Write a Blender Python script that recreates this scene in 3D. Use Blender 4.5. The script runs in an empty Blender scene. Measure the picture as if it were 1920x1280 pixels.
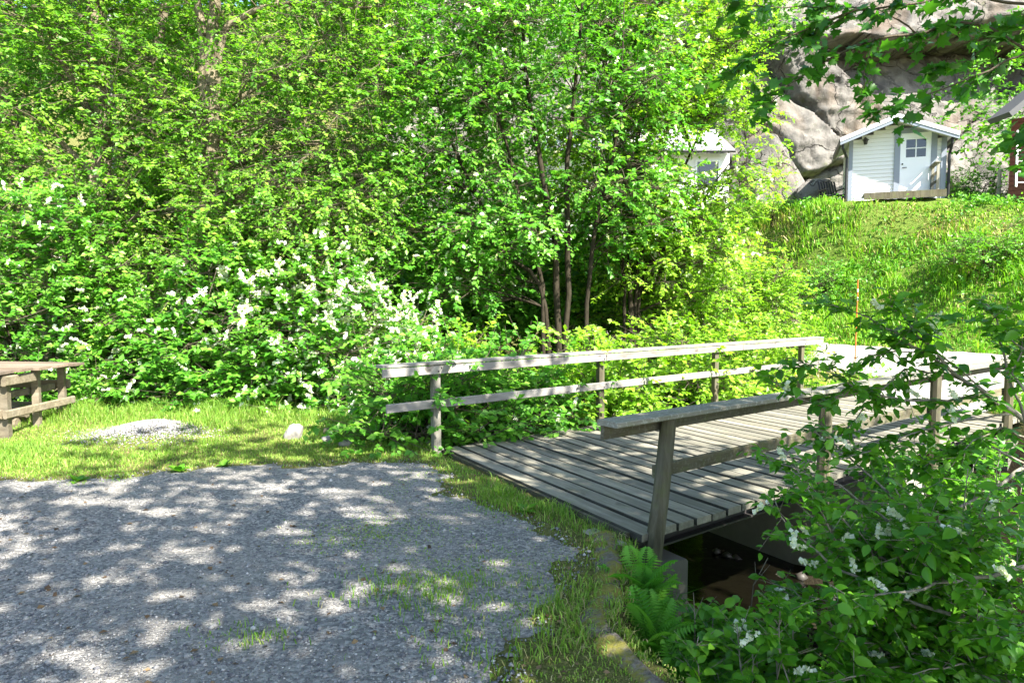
import bpy, math, random
import numpy as np
from mathutils import Vector, Matrix

random.seed(7)
SC = bpy.context.scene
COL = SC.collection
R = math.radians

# ------------------------------------------------------------------ camera, sky, sun, exposure
CAM_H, FPX, PITCH = 1.7, 1280.0, R(3.58)
cam = bpy.data.cameras.new("camera")
cam.sensor_width = 36.0
cam.lens = 36.0 * FPX / 1920.0
cam.clip_start, cam.clip_end = 0.05, 500.0
camo = bpy.data.objects.new("camera", cam)
COL.objects.link(camo)
camo.location = (0, 0, CAM_H)
camo.rotation_euler = (math.pi / 2 - PITCH, 0, 0)
SC.camera = camo

SUN_EL = R(45)
SUN_AZ = math.atan2(0.67, -0.74)          # from +Y towards +X
SUN_DIR = Vector((math.sin(SUN_AZ) * math.cos(SUN_EL), math.cos(SUN_AZ) * math.cos(SUN_EL), math.sin(SUN_EL)))
world = bpy.data.worlds.new("World")
SC.world = world
world.use_nodes = True
wn = world.node_tree.nodes
wn.clear()
sky = wn.new("ShaderNodeTexSky")
sky.sky_type = 'NISHITA'
sky.sun_disc = False
sky.sun_elevation = SUN_EL
sky.sun_rotation = SUN_AZ
bg = wn.new("ShaderNodeBackground")
bg.inputs[1].default_value = 0.10
wo = wn.new("ShaderNodeOutputWorld")
world.node_tree.links.new(sky.outputs[0], bg.inputs[0])
world.node_tree.links.new(bg.outputs[0], wo.inputs[0])

sl = bpy.data.lights.new("sun", 'SUN')
sl.energy = 5.0
sl.angle = R(0.53)
sl.color = (1.0, 0.955, 0.87)
so = bpy.data.objects.new("sun", sl)
COL.objects.link(so)
so.location = (8, -6, 20)
so.rotation_euler = SUN_DIR.to_track_quat('Z', 'Y').to_euler()

vs = SC.view_settings
vs.view_transform = 'Standard'
vs.look = 'None'
vs.exposure = 2.18
vs.gamma = 1.0
vs.use_curve_mapping = False

# ------------------------------------------------------------------ pixel <-> place
CP, SP = math.cos(PITCH), math.sin(PITCH)


def ray(px, py):
    x = (px - 960) / FPX
    y = (640 - py) / FPX
    return Vector((x, CP + y * SP, -SP + y * CP))


def at(px, py, Y):
    d = ray(px, py)
    return Vector((0, 0, CAM_H)) + d * (Y / d.y)


def gnd(px, py, z=0.0):
    d = ray(px, py)
    return Vector((0, 0, CAM_H)) + d * ((z - CAM_H) / d.z)


# ------------------------------------------------------------------ scene helpers
def tag(o, label=None, cat=None, group=None, kind=None):
    if label: o['label'] = label
    if cat: o['category'] = cat
    if group: o['group'] = group
    if kind: o['kind'] = kind
    return o


def empty(name, loc=(0, 0, 0), label=None, cat=None, group=None, rz=0.0):
    o = bpy.data.objects.new(name, None)
    o.empty_display_size = 0.1
    o.location = loc
    o.rotation_euler = (0, 0, rz)
    COL.objects.link(o)
    return tag(o, label, cat, group)


def link(name, me, parent=None, world_space=True):
    o = bpy.data.objects.new(name, me)
    COL.objects.link(o)
    if parent is not None:
        o.parent = parent
        if world_space:
            p = parent
            T = Matrix.Identity(4)
            while p is not None:
                T = p.matrix_basis @ T
                p = p.parent
            o.matrix_basis = T.inverted()
    return o


class MB:
    """collects pieces of ONE part, in world coordinates (or local, see build)"""
    def __init__(s):
        s.v, s.f, s.m = [], [], []

    def add(s, vs_, fs, mi=0):
        b = len(s.v)
        s.v.extend([tuple(v) for v in vs_])
        for f in fs:
            s.f.append(tuple(i + b for i in f))
            s.m.append(mi)

    def frame_box(s, o, ex, ey, ez, x0, x1, y0, y1, z0, z1, mi=0, bev=0.0):
        o, ex, ey, ez = Vector(o), Vector(ex), Vector(ey), Vector(ez)
        P = lambda x, y, z: o + ex * x + ey * y + ez * z
        if bev <= 0:
            vs_ = [P(x, y, z) for z in (z0, z1) for y in (y0, y1) for x in (x0, x1)]
            fs = [(0, 2, 3, 1), (4, 5, 7, 6), (0, 1, 5, 4), (2, 6, 7, 3), (0, 4, 6, 2), (1, 3, 7, 5)]
            s.add(vs_, fs, mi)
        else:   # long axis x, bevelled section
            b = bev
            sec = [(y0 + b, z0), (y1 - b, z0), (y1, z0 + b), (y1, z1 - b), (y1 - b, z1), (y0 + b, z1), (y0, z1 - b), (y0, z0 + b)]
            vs_ = [P(x0, y, z) for y, z in sec] + [P(x1, y, z) for y, z in sec]
            fs = [tuple(range(7, -1, -1)), tuple(range(8, 16))]
            for i in range(8):
                j = (i + 1) % 8
                fs.append((i, j, j + 8, i + 8))
            s.add(vs_, fs, mi)

    def box(s, c, d, mi=0, rz=0.0, bev=0.0):
        ca, sa = math.cos(rz), math.sin(rz)
        s.frame_box(c, (ca, sa, 0), (-sa, ca, 0), (0, 0, 1), -d[0] / 2, d[0] / 2, -d[1] / 2, d[1] / 2, -d[2] / 2, d[2] / 2, mi, bev)

    def beam(s, a, b, w, h, up=(0, 0, 1), mi=0, bev=0.0):
        a, b = Vector(a), Vector(b)
        ex = (b - a)
        L = ex.length
        ex.normalize()
        ey = Vector(up).cross(ex).normalized()
        ez = ex.cross(ey)
        s.frame_box(a, ex, ey, ez, 0, L, -w / 2, w / 2, -h / 2, h / 2, mi, bev)

    def tube(s, pts, rad, n=6, mi=0, caps=True):
        pts = [Vector(p) for p in pts]
        m = len(pts)
        vs_, fs = [], []
        ref = Vector((0.3, 0.9, 0.2))
        for i, p in enumerate(pts):
            t = (pts[min(i + 1, m - 1)] - pts[max(i - 1, 0)])
            if t.length < 1e-9: t = Vector((0, 0, 1))
            t.normalize()
            if abs(t.dot(ref)) > 0.95: ref = Vector((0.9, -0.2, 0.3))
            u = t.cross(ref).normalized()
            w = t.cross(u)
            r = rad[i] if hasattr(rad, '__len__') else rad
            for k in range(n):
                a = 2 * math.pi * k / n
                vs_.append(p + u * (r * math.cos(a)) + w * (r * math.sin(a)))
        for i in range(m - 1):
            for k in range(n):
                k2 = (k + 1) % n
                fs.append((i * n + k, i * n + k2, (i + 1) * n + k2, (i + 1) * n + k))
        if caps:
            fs.append(tuple(range(n - 1, -1, -1)))
            fs.append(tuple(range((m - 1) * n, m * n)))
        s.add(vs_, fs, mi)

    def mesh(s, name, mats, smooth=False):
        me = bpy.data.meshes.new(name)
        me.from_pydata(s.v, [], s.f)
        if not isinstance(mats, (list, tuple)): mats = [mats]
        for m in mats: me.materials.append(m)
        if len(mats) > 1:
            me.polygons.foreach_set('material_index', s.m)
        if smooth:
            me.polygons.foreach_set('use_smooth', [True] * len(me.polygons))
        me.update()
        return me

    def build(s, name, mats, parent=None, smooth=False):
        return link(name, s.mesh(name, mats, smooth), parent)


def np_mesh(name, V, F, mats, mi=None, smooth=False, attrs=None):
    """V (n,3), F (m,k) all of the same k"""
    me = bpy.data.meshes.new(name)
    V = np.ascontiguousarray(V, dtype=np.float32)
    F = np.ascontiguousarray(F, dtype=np.int32)
    m, k = F.shape
    me.vertices.add(len(V))
    me.vertices.foreach_set('co', V.ravel())
    me.loops.add(m * k)
    me.loops.foreach_set('vertex_index', F.ravel())
    me.polygons.add(m)
    me.polygons.foreach_set('loop_start', np.arange(0, m * k, k, dtype=np.int32))
    me.polygons.foreach_set('loop_total', np.full(m, k, dtype=np.int32))
    if not isinstance(mats, (list, tuple)): mats = [mats]
    for mt in mats: me.materials.append(mt)
    if mi is not None: me.polygons.foreach_set('material_index', np.ascontiguousarray(mi, dtype=np.int32))
    if smooth: me.polygons.foreach_set('use_smooth', np.ones(m, dtype=bool))
    if attrs:
        for an, av in attrs.items():
            a = me.attributes.new(an, 'FLOAT', 'POINT')
            a.data.foreach_set('value', np.ascontiguousarray(av, dtype=np.float32))
    me.update(calc_edges=True)
    return me


# ------------------------------------------------------------------ numpy noise
_rs = np.random.RandomState(11)
_LAT = _rs.rand(64, 64, 64).astype(np.float32)


def vnoise(x, y, z=0.0):
    x = np.asarray(x, float); y = np.asarray(y, float); z = np.asarray(z, float) + 0 * x
    xi, yi, zi = np.floor(x).astype(int), np.floor(y).astype(int), np.floor(z).astype(int)
    fx, fy, fz = x - xi, y - yi, z - zi
    sm = lambda t: t * t * (3 - 2 * t)
    fx, fy, fz = sm(fx), sm(fy), sm(fz)
    g = lambda a, b, c: _LAT[(xi + a) & 63, (yi + b) & 63, (zi + c) & 63]
    l = lambda a, b, t: a + (b - a) * t
    return l(l(l(g(0, 0, 0), g(1, 0, 0), fx), l(g(0, 1, 0), g(1, 1, 0), fx), fy),
             l(l(g(0, 0, 1), g(1, 0, 1), fx), l(g(0, 1, 1), g(1, 1, 1), fx), fy), fz)


def fbm(x, y, z=0.0, o=4):
    s, a, t = 0.0, 1.0, 0.0
    for i in range(o):
        s = s + a * vnoise(np.asarray(x) * 2 ** i + 17.3 * i, np.asarray(y) * 2 ** i + 5.1 * i, np.asarray(z) * 2 ** i)
        t += a
        a *= 0.5
    return s / t


def sstep(a, b, x):
    t = np.clip((x - a) / (b - a), 0, 1)
    return t * t * (3 - 2 * t)


def poly_sd(px, py, poly):
    """signed distance, negative inside"""
    px = np.asarray(px, float); py = np.asarray(py, float)
    d = np.full(px.shape, 1e9)
    ins = np.zeros(px.shape, bool)
    n = len(poly)
    for i in range(n):
        ax, ay = poly[i]
        bx, by = poly[(i + 1) % n]
        ex, ey = bx - ax, by - ay
        t = np.clip(((px - ax) * ex + (py - ay) * ey) / (ex * ex + ey * ey + 1e-12), 0, 1)
        d = np.minimum(d, np.hypot(px - ax - t * ex, py - ay - t * ey))
        c = ((ay > py) != (by > py)) & (px < (bx - ax) * (py - ay) / (by - ay + 1e-12) + ax)
        ins ^= c
    return np.where(ins, -d, d)


# ------------------------------------------------------------------ materials
def newmat(name):
    m = bpy.data.materials.new(name)
    m.use_nodes = True
    nt = m.node_tree
    nt.nodes.clear()
    out = nt.nodes.new("ShaderNodeOutputMaterial")
    return m, nt, out


class NT:
    def __init__(s, nt):
        s.nt = nt

    def n(s, typ, **kw):
        nd = s.nt.nodes.new(typ)
        for k, v in kw.items():
            if k.startswith('i_'):
                key = k[2:]
                key = int(key) if key.isdigit() else key
                nd.inputs[key].default_value = v
            else:
                setattr(nd, k, v)
        return nd

    def l(s, a, b):
        s.nt.links.new(a, b)

    def coord(s, scale=(1, 1, 1), which='Object', rot=(0, 0, 0)):
        tc = s.n("ShaderNodeTexCoord")
        mp = s.n("ShaderNodeMapping")
        mp.inputs['Scale'].default_value = scale
        mp.inputs['Rotation'].default_value = rot
        s.l(tc.outputs[which], mp.inputs[0])
        return mp.outputs[0]

    def noise(s, vec, scale, detail=4, rough=0.55, dist=0.0):
        t = s.n("ShaderNodeTexNoise")
        t.inputs['Scale'].default_value = scale
        t.inputs['Detail'].default_value = detail
        t.inputs['Roughness'].default_value = rough
        t.inputs['Distortion'].default_value = dist
        s.l(vec, t.inputs['Vector'])
        return t.outputs['Fac']

    def ramp(s, fac, stops, interp='LINEAR'):
        r = s.n("ShaderNodeValToRGB")
        r.color_ramp.interpolation = interp
        e = r.color_ramp.elements
        while len(e) > 1: e.remove(e[-1])
        e[0].position = stops[0][0]
        e[0].color = (*stops[0][1], 1)
        for p, c in stops[1:]:
            k = e.new(p)
            k.color = (*c, 1)
        s.l(fac, r.inputs[0])
        return r.outputs[0]

    def mix(s, fac, a, b, mode='MIX'):
        m = s.n("ShaderNodeMix")
        m.data_type = 'RGBA'
        m.blend_type = mode
        for sock, v in ((m.inputs[0], fac), (m.inputs[6], a), (m.inputs[7], b)):
            if hasattr(v, 'is_linked') or hasattr(v, 'links'):
                s.l(v, sock)
            else:
                sock.default_value = v if not isinstance(v, (tuple, list)) else (*v[:3], 1)
        return m.outputs[2]

    def math(s, op, a, b=0.5, clamp=False):
        m = s.n("ShaderNodeMath")
        m.operation = op
        m.use_clamp = clamp
        for sock, v in ((m.inputs[0], a), (m.inputs[1], b)):
            if hasattr(v, 'links'):
                s.l(v, sock)
            else:
                sock.default_value = v
        return m.outputs[0]

    def bump(s, h, strength=0.5, dist=0.01):
        b = s.n("ShaderNodeBump")
        b.inputs['Strength'].default_value = strength
        b.inputs['Distance'].default_value = dist
        s.l(h, b.inputs['Height'])
        return b.outputs[0]

    def princ(s, out, col, rough=0.8, normal=None, spec=0.3, metal=0.0):
        p = s.n("ShaderNodeBsdfPrincipled")
        if hasattr(col, 'links'): s.l(col, p.inputs['Base Color'])
        else: p.inputs['Base Color'].default_value = (*col, 1)
        if hasattr(rough, 'links'): s.l(rough, p.inputs['Roughness'])
        else: p.inputs['Roughness'].default_value = rough
        p.inputs['Specular IOR Level'].default_value = spec
        p.inputs['Metallic'].default_value = metal
        if normal is not None: s.l(normal, p.inputs['Normal'])
        s.l(p.outputs[0], out.inputs[0])
        return p

    def attr(s, name):
        a = s.n("ShaderNodeAttribute")
        a.attribute_name = name
        return a.outputs['Fac']

    def objrand(s):
        return s.n("ShaderNodeObjectInfo").outputs['Random']


M = {}


def leafmat(name, c0, c1, c2, trans=0.42, rough=0.42, objr=False, spec=0.35):
    """c0 dark, c1 mid, c2 light leaf colours, picked leaf by leaf"""
    m, nt, out = newmat(name)
    t = NT(nt)
    f = t.objrand() if objr else t.attr('tint')
    col = t.ramp(f, [(0.0, c0), (0.5, c1), (1.0, c2)])
    p = t.n("ShaderNodeBsdfPrincipled")
    t.l(col, p.inputs['Base Color'])
    p.inputs['Roughness'].default_value = rough
    p.inputs['Specular IOR Level'].default_value = spec
    tr = t.n("ShaderNodeBsdfTranslucent")
    tc = t.mix(1.0, col, (1.35, 1.45, 0.55), 'MULTIPLY')
    t.l(tc, tr.inputs[0])
    ms = t.n("ShaderNodeMixShader")
    ms.inputs[0].default_value = trans
    t.l(p.outputs[0], ms.inputs[1])
    t.l(tr.outputs[0], ms.inputs[2])
    t.l(ms.outputs[0], out.inputs[0])
    M[name] = m
    return m


leafmat('leaf_cherry', (0.035, 0.15, 0.012), (0.095, 0.285, 0.022), (0.22, 0.43, 0.055))
leafmat('leaf_young', (0.11, 0.25, 0.012), (0.20, 0.38, 0.022), (0.33, 0.50, 0.05), 0.45)
leafmat('leaf_alder', (0.05, 0.165, 0.013), (0.13, 0.30, 0.025), (0.27, 0.44, 0.055), 0.45)
leafmat('leaf_wood', (0.03, 0.11, 0.009), (0.085, 0.235, 0.017), (0.18, 0.36, 0.035), 0.45)
leafmat('leaf_fore', (0.04, 0.15, 0.011), (0.09, 0.265, 0.016), (0.17, 0.38, 0.03), 0.4, 0.38, True)
leafmat('leaf_fore_stuff', (0.04, 0.15, 0.011), (0.09, 0.265, 0.016), (0.17, 0.38, 0.03), 0.4, 0.38)
leafmat('leaf_maple', (0.03, 0.12, 0.012), (0.05, 0.18, 0.018), (0.08, 0.25, 0.025), 0.42, 0.4, True)
leafmat('leaf_maple_stuff', (0.03, 0.12, 0.012), (0.05, 0.18, 0.018), (0.08, 0.25, 0.025), 0.42, 0.4)
leafmat('grass', (0.09, 0.21, 0.02), (0.17, 0.31, 0.03), (0.33, 0.40, 0.09), 0.3, 0.55)
leafmat('grass_bank', (0.10, 0.28, 0.012), (0.19, 0.40, 0.02), (0.34, 0.50, 0.05), 0.4, 0.55)
leafmat('grass_dry', (0.20, 0.20, 0.05), (0.36, 0.32, 0.12), (0.50, 0.42, 0.22), 0.2, 0.7)
leafmat('fern', (0.05, 0.20, 0.015), (0.10, 0.30, 0.025), (0.17, 0.40, 0.04), 0.4, 0.5)
leafmat('dead_leaf', (0.05, 0.03, 0.015), (0.13, 0.075, 0.035), (0.24, 0.16, 0.08), 0.1, 0.8)
leafmat('petal', (0.62, 0.64, 0.55), (0.74, 0.75, 0.68), (0.82, 0.82, 0.78), 0.35, 0.7, spec=0.2)


def barkmat(name, a, b, scale=14):
    m, nt, out = newmat(name)
    t = NT(nt)
    v = t.coord((1, 1, 0.25))
    n1 = t.noise(v, scale, 6, 0.65)
    n2 = t.noise(t.coord(), 2.2, 3)
    col = t.ramp(n1, [(0.3, a), (0.7, b)])
    col = t.mix(t.math('MULTIPLY', n2, 0.35), col, tuple(0.5 * (p_ + q_) * k_ for p_, q_, k_ in zip(a, b, (0.9, 1.0, 0.55))))
    t.princ(out, col, 0.9, t.bump(n1, 0.9, 0.02), 0.15)
    M[name] = m


barkmat('bark_pale', (0.07, 0.053, 0.035), (0.27, 0.225, 0.165))
barkmat('bark_dark', (0.012, 0.009, 0.006), (0.05, 0.04, 0.028), 20)
barkmat('bark_twig', (0.05, 0.04, 0.03), (0.16, 0.13, 0.10), 40)
barkmat('bark_grey', (0.12, 0.10, 0.08), (0.34, 0.31, 0.27), 40)
barkmat('bark_birch', (0.20, 0.18, 0.16), (0.75, 0.74, 0.70), 9)


def woodmat(name, stops, stretch=(12, 1, 1), rz=0.0, moss=0.0, scale=26, lichen=0.0, knots=0.0):
    """weathered timber; grain stretched along the axis with the small scale"""
    m, nt, out = newmat(name)
    t = NT(nt)
    v = t.coord(stretch, 'Object', (0, 0, rz))
    v.node.vector_type = 'TEXTURE'
    # every board has its own stretch of grain
    tc = t.n("ShaderNodeVectorMath", operation='ADD')
    cmb = t.n("ShaderNodeCombineXYZ")
    r = t.objrand()
    for i, k in enumerate((31.0, 57.0, 13.0)):
        t.l(t.math('MULTIPLY', r, k), cmb.inputs[i])
    t.l(v, tc.inputs[0])
    t.l(cmb.outputs[0], tc.inputs[1])
    v2 = tc.outputs[0]
    g = t.noise(v2, scale, 6, 0.7, 0.4)
    g2 = t.noise(v2, scale * 0.22, 3, 0.6)
    f = t.math('ADD', t.math('MULTIPLY', g, 0.6), t.math('MULTIPLY', g2, 0.4))
    col = t.ramp(f, stops)
    col = t.mix(t.math('MULTIPLY', t.math('SUBTRACT', r, 0.5), 0.55), col, (0.9, 0.85, 0.75), 'OVERLAY')
    col = t.mix(1.0, col, t.ramp(t.math('FRACT', t.math('MULTIPLY', r, 7.31), 0.0), [(0.0, (0.72, 0.72, 0.70)), (1.0, (1.15, 1.13, 1.08))]), 'MULTIPLY')
    blot = t.noise(t.coord(), 3.1, 5, 0.65)
    bl = t.ramp(blot, [(0.42, (0, 0, 0)), (0.62, (1, 1, 1))])
    col = t.mix(t.math('MULTIPLY', bl, 0.30), col, (0.12, 0.115, 0.10))
    if moss:
        mm = t.ramp(t.noise(t.coord(), 7.0, 5, 0.7), [(0.5, (0, 0, 0)), (0.66, (1, 1, 1))])
        col = t.mix(t.math('MULTIPLY', mm, moss), col, (0.10, 0.12, 0.035))
    if lichen:
        li = t.ramp(t.noise(t.coord(), 38.0, 3, 0.6), [(0.55, (0, 0, 0)), (0.62, (1, 1, 1))])
        col = t.mix(t.math('MULTIPLY', li, lichen), col, (0.42, 0.43, 0.37))
    if knots:
        kn = t.coord((2.2, 1, 1), 'Object', (0, 0, rz))
        kn.node.vector_type = 'TEXTURE'
        kk = t.ramp(t.noise(kn, 9.0, 2, 0.4), [(0.66, (0, 0, 0)), (0.72, (1, 1, 1))])
        col = t.mix(t.math('MULTIPLY', kk, knots), col, (0.05, 0.04, 0.03))
    t.princ(out, col, 0.85, t.bump(g, 0.6, 0.006), 0.2)
    M[name] = m


# ------------------------------------------------------------------ layout of the place
A = gnd(840, 845)                      # far corner of the deck where it meets the yard
B = gnd(1190, 1000)                    # near corner
AB = (B - A)
DW = AB.length
EP = AB.normalized()                   # along a plank, far rail -> near rail
ang = math.atan2((gnd(1130, 800) - A).y, (gnd(1130, 800) - A).x) * 0.5 + math.atan2((gnd(1430, 925) - B).y, (gnd(1430, 925) - B).x) * 0.5
E1 = Vector((math.cos(ang), math.sin(ang), 0))      # along the bridge
EN = Vector((E1.y, -E1.x, 0))                       # square to it, towards the near rail
NU = Vector((-EP.y, EP.x, 0))                       # square to the planks
if NU.dot(E1) < 0: NU = -NU
BL = 8.0


def U(x, y):
    return NU.x * (x - A.x) + NU.y * (y - A.y)


PLATEAU = [(-60, -40), (-60, 10.6), (-7, 9.9), (-3, 9.6), (-1.3, 8.6), (A.x, A.y), (B.x, B.y - 0.05), (0.70, 3.95), (0.55, 3.5), (0.80, 2.9),
           (1.6, 1.6), (3.2, 0.2), (6, -3), (9, -10), (12, -40)]
E8 = A + E1 * BL
F8 = B + E1 * BL
FARSIDE = [(60, -30), (17, -6), (12.3, 1.5), (9.6, 6.0), (F8.x - 0.1, F8.y), (E8.x - 0.1, E8.y), (4.0, 15.4), (2, 17.2), (-3, 18.6), (-10, 19.2), (-60, 21), (-60, 120), (60, 120)]


_PAD = at(1592, 376, 22.7)
_PADC = (_PAD.x + 1.7, _PAD.y - 0.1)


def pad_w(x, y):
    return sstep(1.0, 0.62, np.hypot((x - _PADC[0]) / 4.4, (y - _PADC[1] - 0.6) / 2.7))


def zfar(x, y):
    u = U(x, y)
    z = 0.02 + 0.13 * sstep(8.2, 10.0, u) + 0.32 * sstep(10, 13.4, u)
    crest = 4.38 + 0.135 * (y - 19.7)
    crest = np.clip(crest, 2.5, 9)
    b = np.clip((u - 13.7) / (4.9 - 0.38 * np.clip(y - 21.5, 0, 6)), 0, 1)
    b = b * 0.7 + 0.3 * b * b * (3 - 2 * b)
    z = z + (crest - 0.47) * b * sstep(-14, -4, x) 
    z = z + (0.22 * np.clip(y - 20, 0, 12)) * (1 - sstep(-14, -2, x))
    z = z + np.clip(y - 33 - 0.0 * x, 0, 30) * 0.85
    pad = pad_w(x, y)
    z = z * (1 - pad) + (_PAD.z - 0.10) * pad
    return z


def height(x, y):
    x = np.asarray(x, float); y = np.asarray(y, float)
    s1 = poly_sd(x, y, PLATEAU)
    s2 = poly_sd(x, y, FARSIDE)
    wall = np.exp(-((x - 0.7) ** 2 + (y - 4.2) ** 2) / 1.2)
    rav = np.maximum(np.maximum(-1.92, -(1.5 + 1.6 * wall) * s1), zfar(x, y) - 1.2 * s2)
    # bed
    rav = rav + 0.55 * (fbm(x * 1.3, y * 1.3) - 0.5) * sstep(0.0, 0.6, s1) * sstep(0, 0.6, s2)
    bank = sstep(13.6, 15, U(x, y)) * (s2 < 0)
    zf = zfar(x, y) + bank * 0.55 * (fbm(x * 0.7, y * 0.7, 3.3) - 0.5) * (1 - pad_w(x, y)) * sstep(19.5, 17.0, U(x, y))
    zp = 0.05 * (fbm(x * 0.8 + 9, y * 0.8) - 0.5)
    d = 0.02 * 0
    # little rise of the verge and the old gravel heap
    zp = zp + 0.06 * sstep(7.4, 9.0, y) * (x < 0) 
    hp = gnd(265, 825)
    zp = zp + 0.15 * np.exp(-(((x - hp.x) / 0.52) ** 2 + ((y - hp.y - 0.25) / 0.42) ** 2))
    # keep the yard level where the bridge lands
    near = np.exp(-(np.minimum(np.hypot(x - A.x, y - A.y), np.abs(U(x, y)) + 0 * x) / 0.5) ** 2)
    zp = zp * (1 - 0.8 * near) - 0.03 * near
    z = np.where(s1 < 0, zp, np.where(s2 < 0, zf, rav))
    return z


def hz(x, y):
    return float(height(np.array([x]), np.array([y]))[0])


# gravel yard outline
def gp(px, py):
    p = gnd(px, py)
    return (p.x, p.y)


GRAVEL = [(-60, 8.2), (-12, 7.5), gp(0, 905), gp(150, 895), gp(330, 885), gp(520, 875), gp(700, 868), gp(800, 868), gp(835, 885), gp(800, 930),
          gp(870, 945), gp(985, 985), gp(1060, 1030), gp(1058, 1085), gp(1020, 1140), gp(990, 1210), gp(1000, 1279), (0.15, 2.2), (0.4, 0.5), (2.0, -3), (5, -12), (5, -40), (-60, -40)]

# ------------------------------------------------------------------ ground
def axis(segs):
    o = []
    for a, b, st in segs:
        n = max(1, int(round((b - a) / st)))
        o.extend(list(np.linspace(a, b, n, endpoint=False)))
    o.append(segs[-1][1])
    return np.array(o)


def build_ground():
    m, nt, out = newmat('soil')
    t = NT(nt)
    v = t.coord()
    n1 = t.noise(v, 1.7, 6, 0.65)
    n2 = t.noise(v, 22, 5, 0.7)
    n3 = t.noise(v, 90, 3, 0.6)
    soil = t.ramp(n2, [(0.3, (0.008, 0.007, 0.004)), (0.7, (0.032, 0.026, 0.015))])
    turf = t.ramp(t.math('ADD', t.math('MULTIPLY', n2, 0.5), t.math('MULTIPLY', n3, 0.5)), [(0.36, (0.045, 0.055, 0.015)), (0.52, (0.12, 0.125, 0.035)), (0.68, (0.27, 0.23, 0.10))])
    f = t.attr('turf')
    f2 = t.math('ADD', f, t.math('MULTIPLY', t.math('SUBTRACT', n1, 0.5), 0.5), True)
    col = t.mix(f2, soil, turf)
    col = t.mix(t.math('MULTIPLY', t.attr('bank'), 0.8), col, t.ramp(n2, [(0.35, (0.05, 0.10, 0.012)), (0.7, (0.16, 0.24, 0.035))]))
    t.princ(out, col, 0.95, t.bump(t.math('ADD', n2, t.math('MULTIPLY', n3, 0.5)), 0.9, 0.03), 0.1)
    M['soil'] = m
    xs = axis([(-80, -14, 4), (-14, -8, 0.4), (-8, 9, 0.14), (9, 22, 0.35), (22, 80, 4)])
    ys = axis([(-40, 0, 2.5), (0, 1.5, 0.5), (1.5, 13, 0.14), (13, 30, 0.35), (30, 46, 1.0), (46, 110, 8)])
    X, Y = np.meshgrid(xs, ys)
    Z = height(X, Y)
    nx, ny = len(xs), len(ys)
    V = np.stack([X.ravel(), Y.ravel(), Z.ravel()], 1)
    i = np.arange(ny - 1)[:, None] * nx + np.arange(nx - 1)[None, :]
    F = np.stack([i, i + 1, i + 1 + nx, i + nx], -1).reshape(-1, 4)
    s1 = poly_sd(X, Y, PLATEAU)
    s2 = poly_sd(X, Y, FARSIDE)
    turf = np.maximum(sstep(0.3, -0.2, s1), sstep(0.3, -0.3, s2)).ravel()
    bank = (sstep(13.4, 13.9, U(X, Y)) * (s2 < 0)).ravel()
    me = np_mesh('ground', V, F, m, smooth=True, attrs={'turf': turf, 'bank': bank})
    tag(link('ground', me), kind='structure')


build_ground()


def patch(name, x0, x1, y0, y1, st, mask, lift, mat):
    xs = np.arange(x0, x1 + st, st)
    ys = np.arange(y0, y1 + st, st)
    X, Y = np.meshgrid(xs, ys)
    X = X + 0.3 * st * (vnoise(X * 9, Y * 9, 1.0) - 0.5)
    Y = Y + 0.3 * st * (vnoise(X * 9, Y * 9, 7.0) - 0.5)
    Z = height(X, Y) + lift
    nx, ny = len(xs), len(ys)
    i = np.arange(ny - 1)[:, None] * nx + np.arange(nx - 1)[None, :]
    F = np.stack([i, i + 1, i + 1 + nx, i + nx], -1).reshape(-1, 4)
    mk = mask(X, Y).ravel()
    # sink the margin so the sheet feathers into the ground
    keep = (mk[F] < 0).any(1)
    Z = Z.ravel() - np.clip(mk, 0, 0.2) * 0.25 - np.where(mk > 0, lift, 0)
    V = np.stack([X.ravel(), Y.ravel(), Z], 1)
    F = F[keep]
    used = np.unique(F)
    re = np.full(len(V), -1)
    re[used] = np.arange(len(used))
    me = np_mesh(name, V[used], re[F], mat, smooth=True)
    return tag(link(name, me), kind='structure')


def gravel_mask(x, y):
    return poly_sd(x, y, GRAVEL) + 0.62 * (fbm(x * 1.9, y * 1.9, 4.0) - 0.5) + 0.16 * (fbm(x * 9, y * 9, 2.0) - 0.5)


def gravelmat(name, lo, mid, hi):
    m, nt, out = newmat(name)
    t = NT(nt)
    v = t.coord()
    vo = t.n("ShaderNodeTexVoronoi")
    vo.inputs['Scale'].default_value = 58
    t.l(v, vo.inputs['Vector'])
    sep = t.n("ShaderNodeSeparateColor")
    t.l(vo.outputs['Color'], sep.inputs[0])
    vo2 = t.n("ShaderNodeTexVoronoi")
    vo2.inputs['Scale'].default_value = 170
    t.l(v, vo2.inputs['Vector'])
    n1 = t.noise(v, 0.9, 5, 0.6)
    n2 = t.noise(v, 210, 3, 0.6)
    col = t.ramp(sep.outputs[0], [(0.0, lo), (0.5, mid), (1.0, hi)])
    col = t.mix(t.math('MULTIPLY', n2, 0.6), col, mid)
    dust = t.ramp(n1, [(0.42, (0, 0, 0)), (0.65, (1, 1, 1))])
    col = t.mix(t.math('MULTIPLY', dust, 0.55), col, (0.31, 0.28, 0.24))
    h = t.math('ADD', t.math('MULTIPLY', vo.outputs['Distance'], -0.8), t.math('MULTIPLY', vo2.outputs['Distance'], -0.5))
    t.princ(out, col, 0.92, t.bump(h, 1.0, 0.014), 0.15)
    M[name] = m


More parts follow.
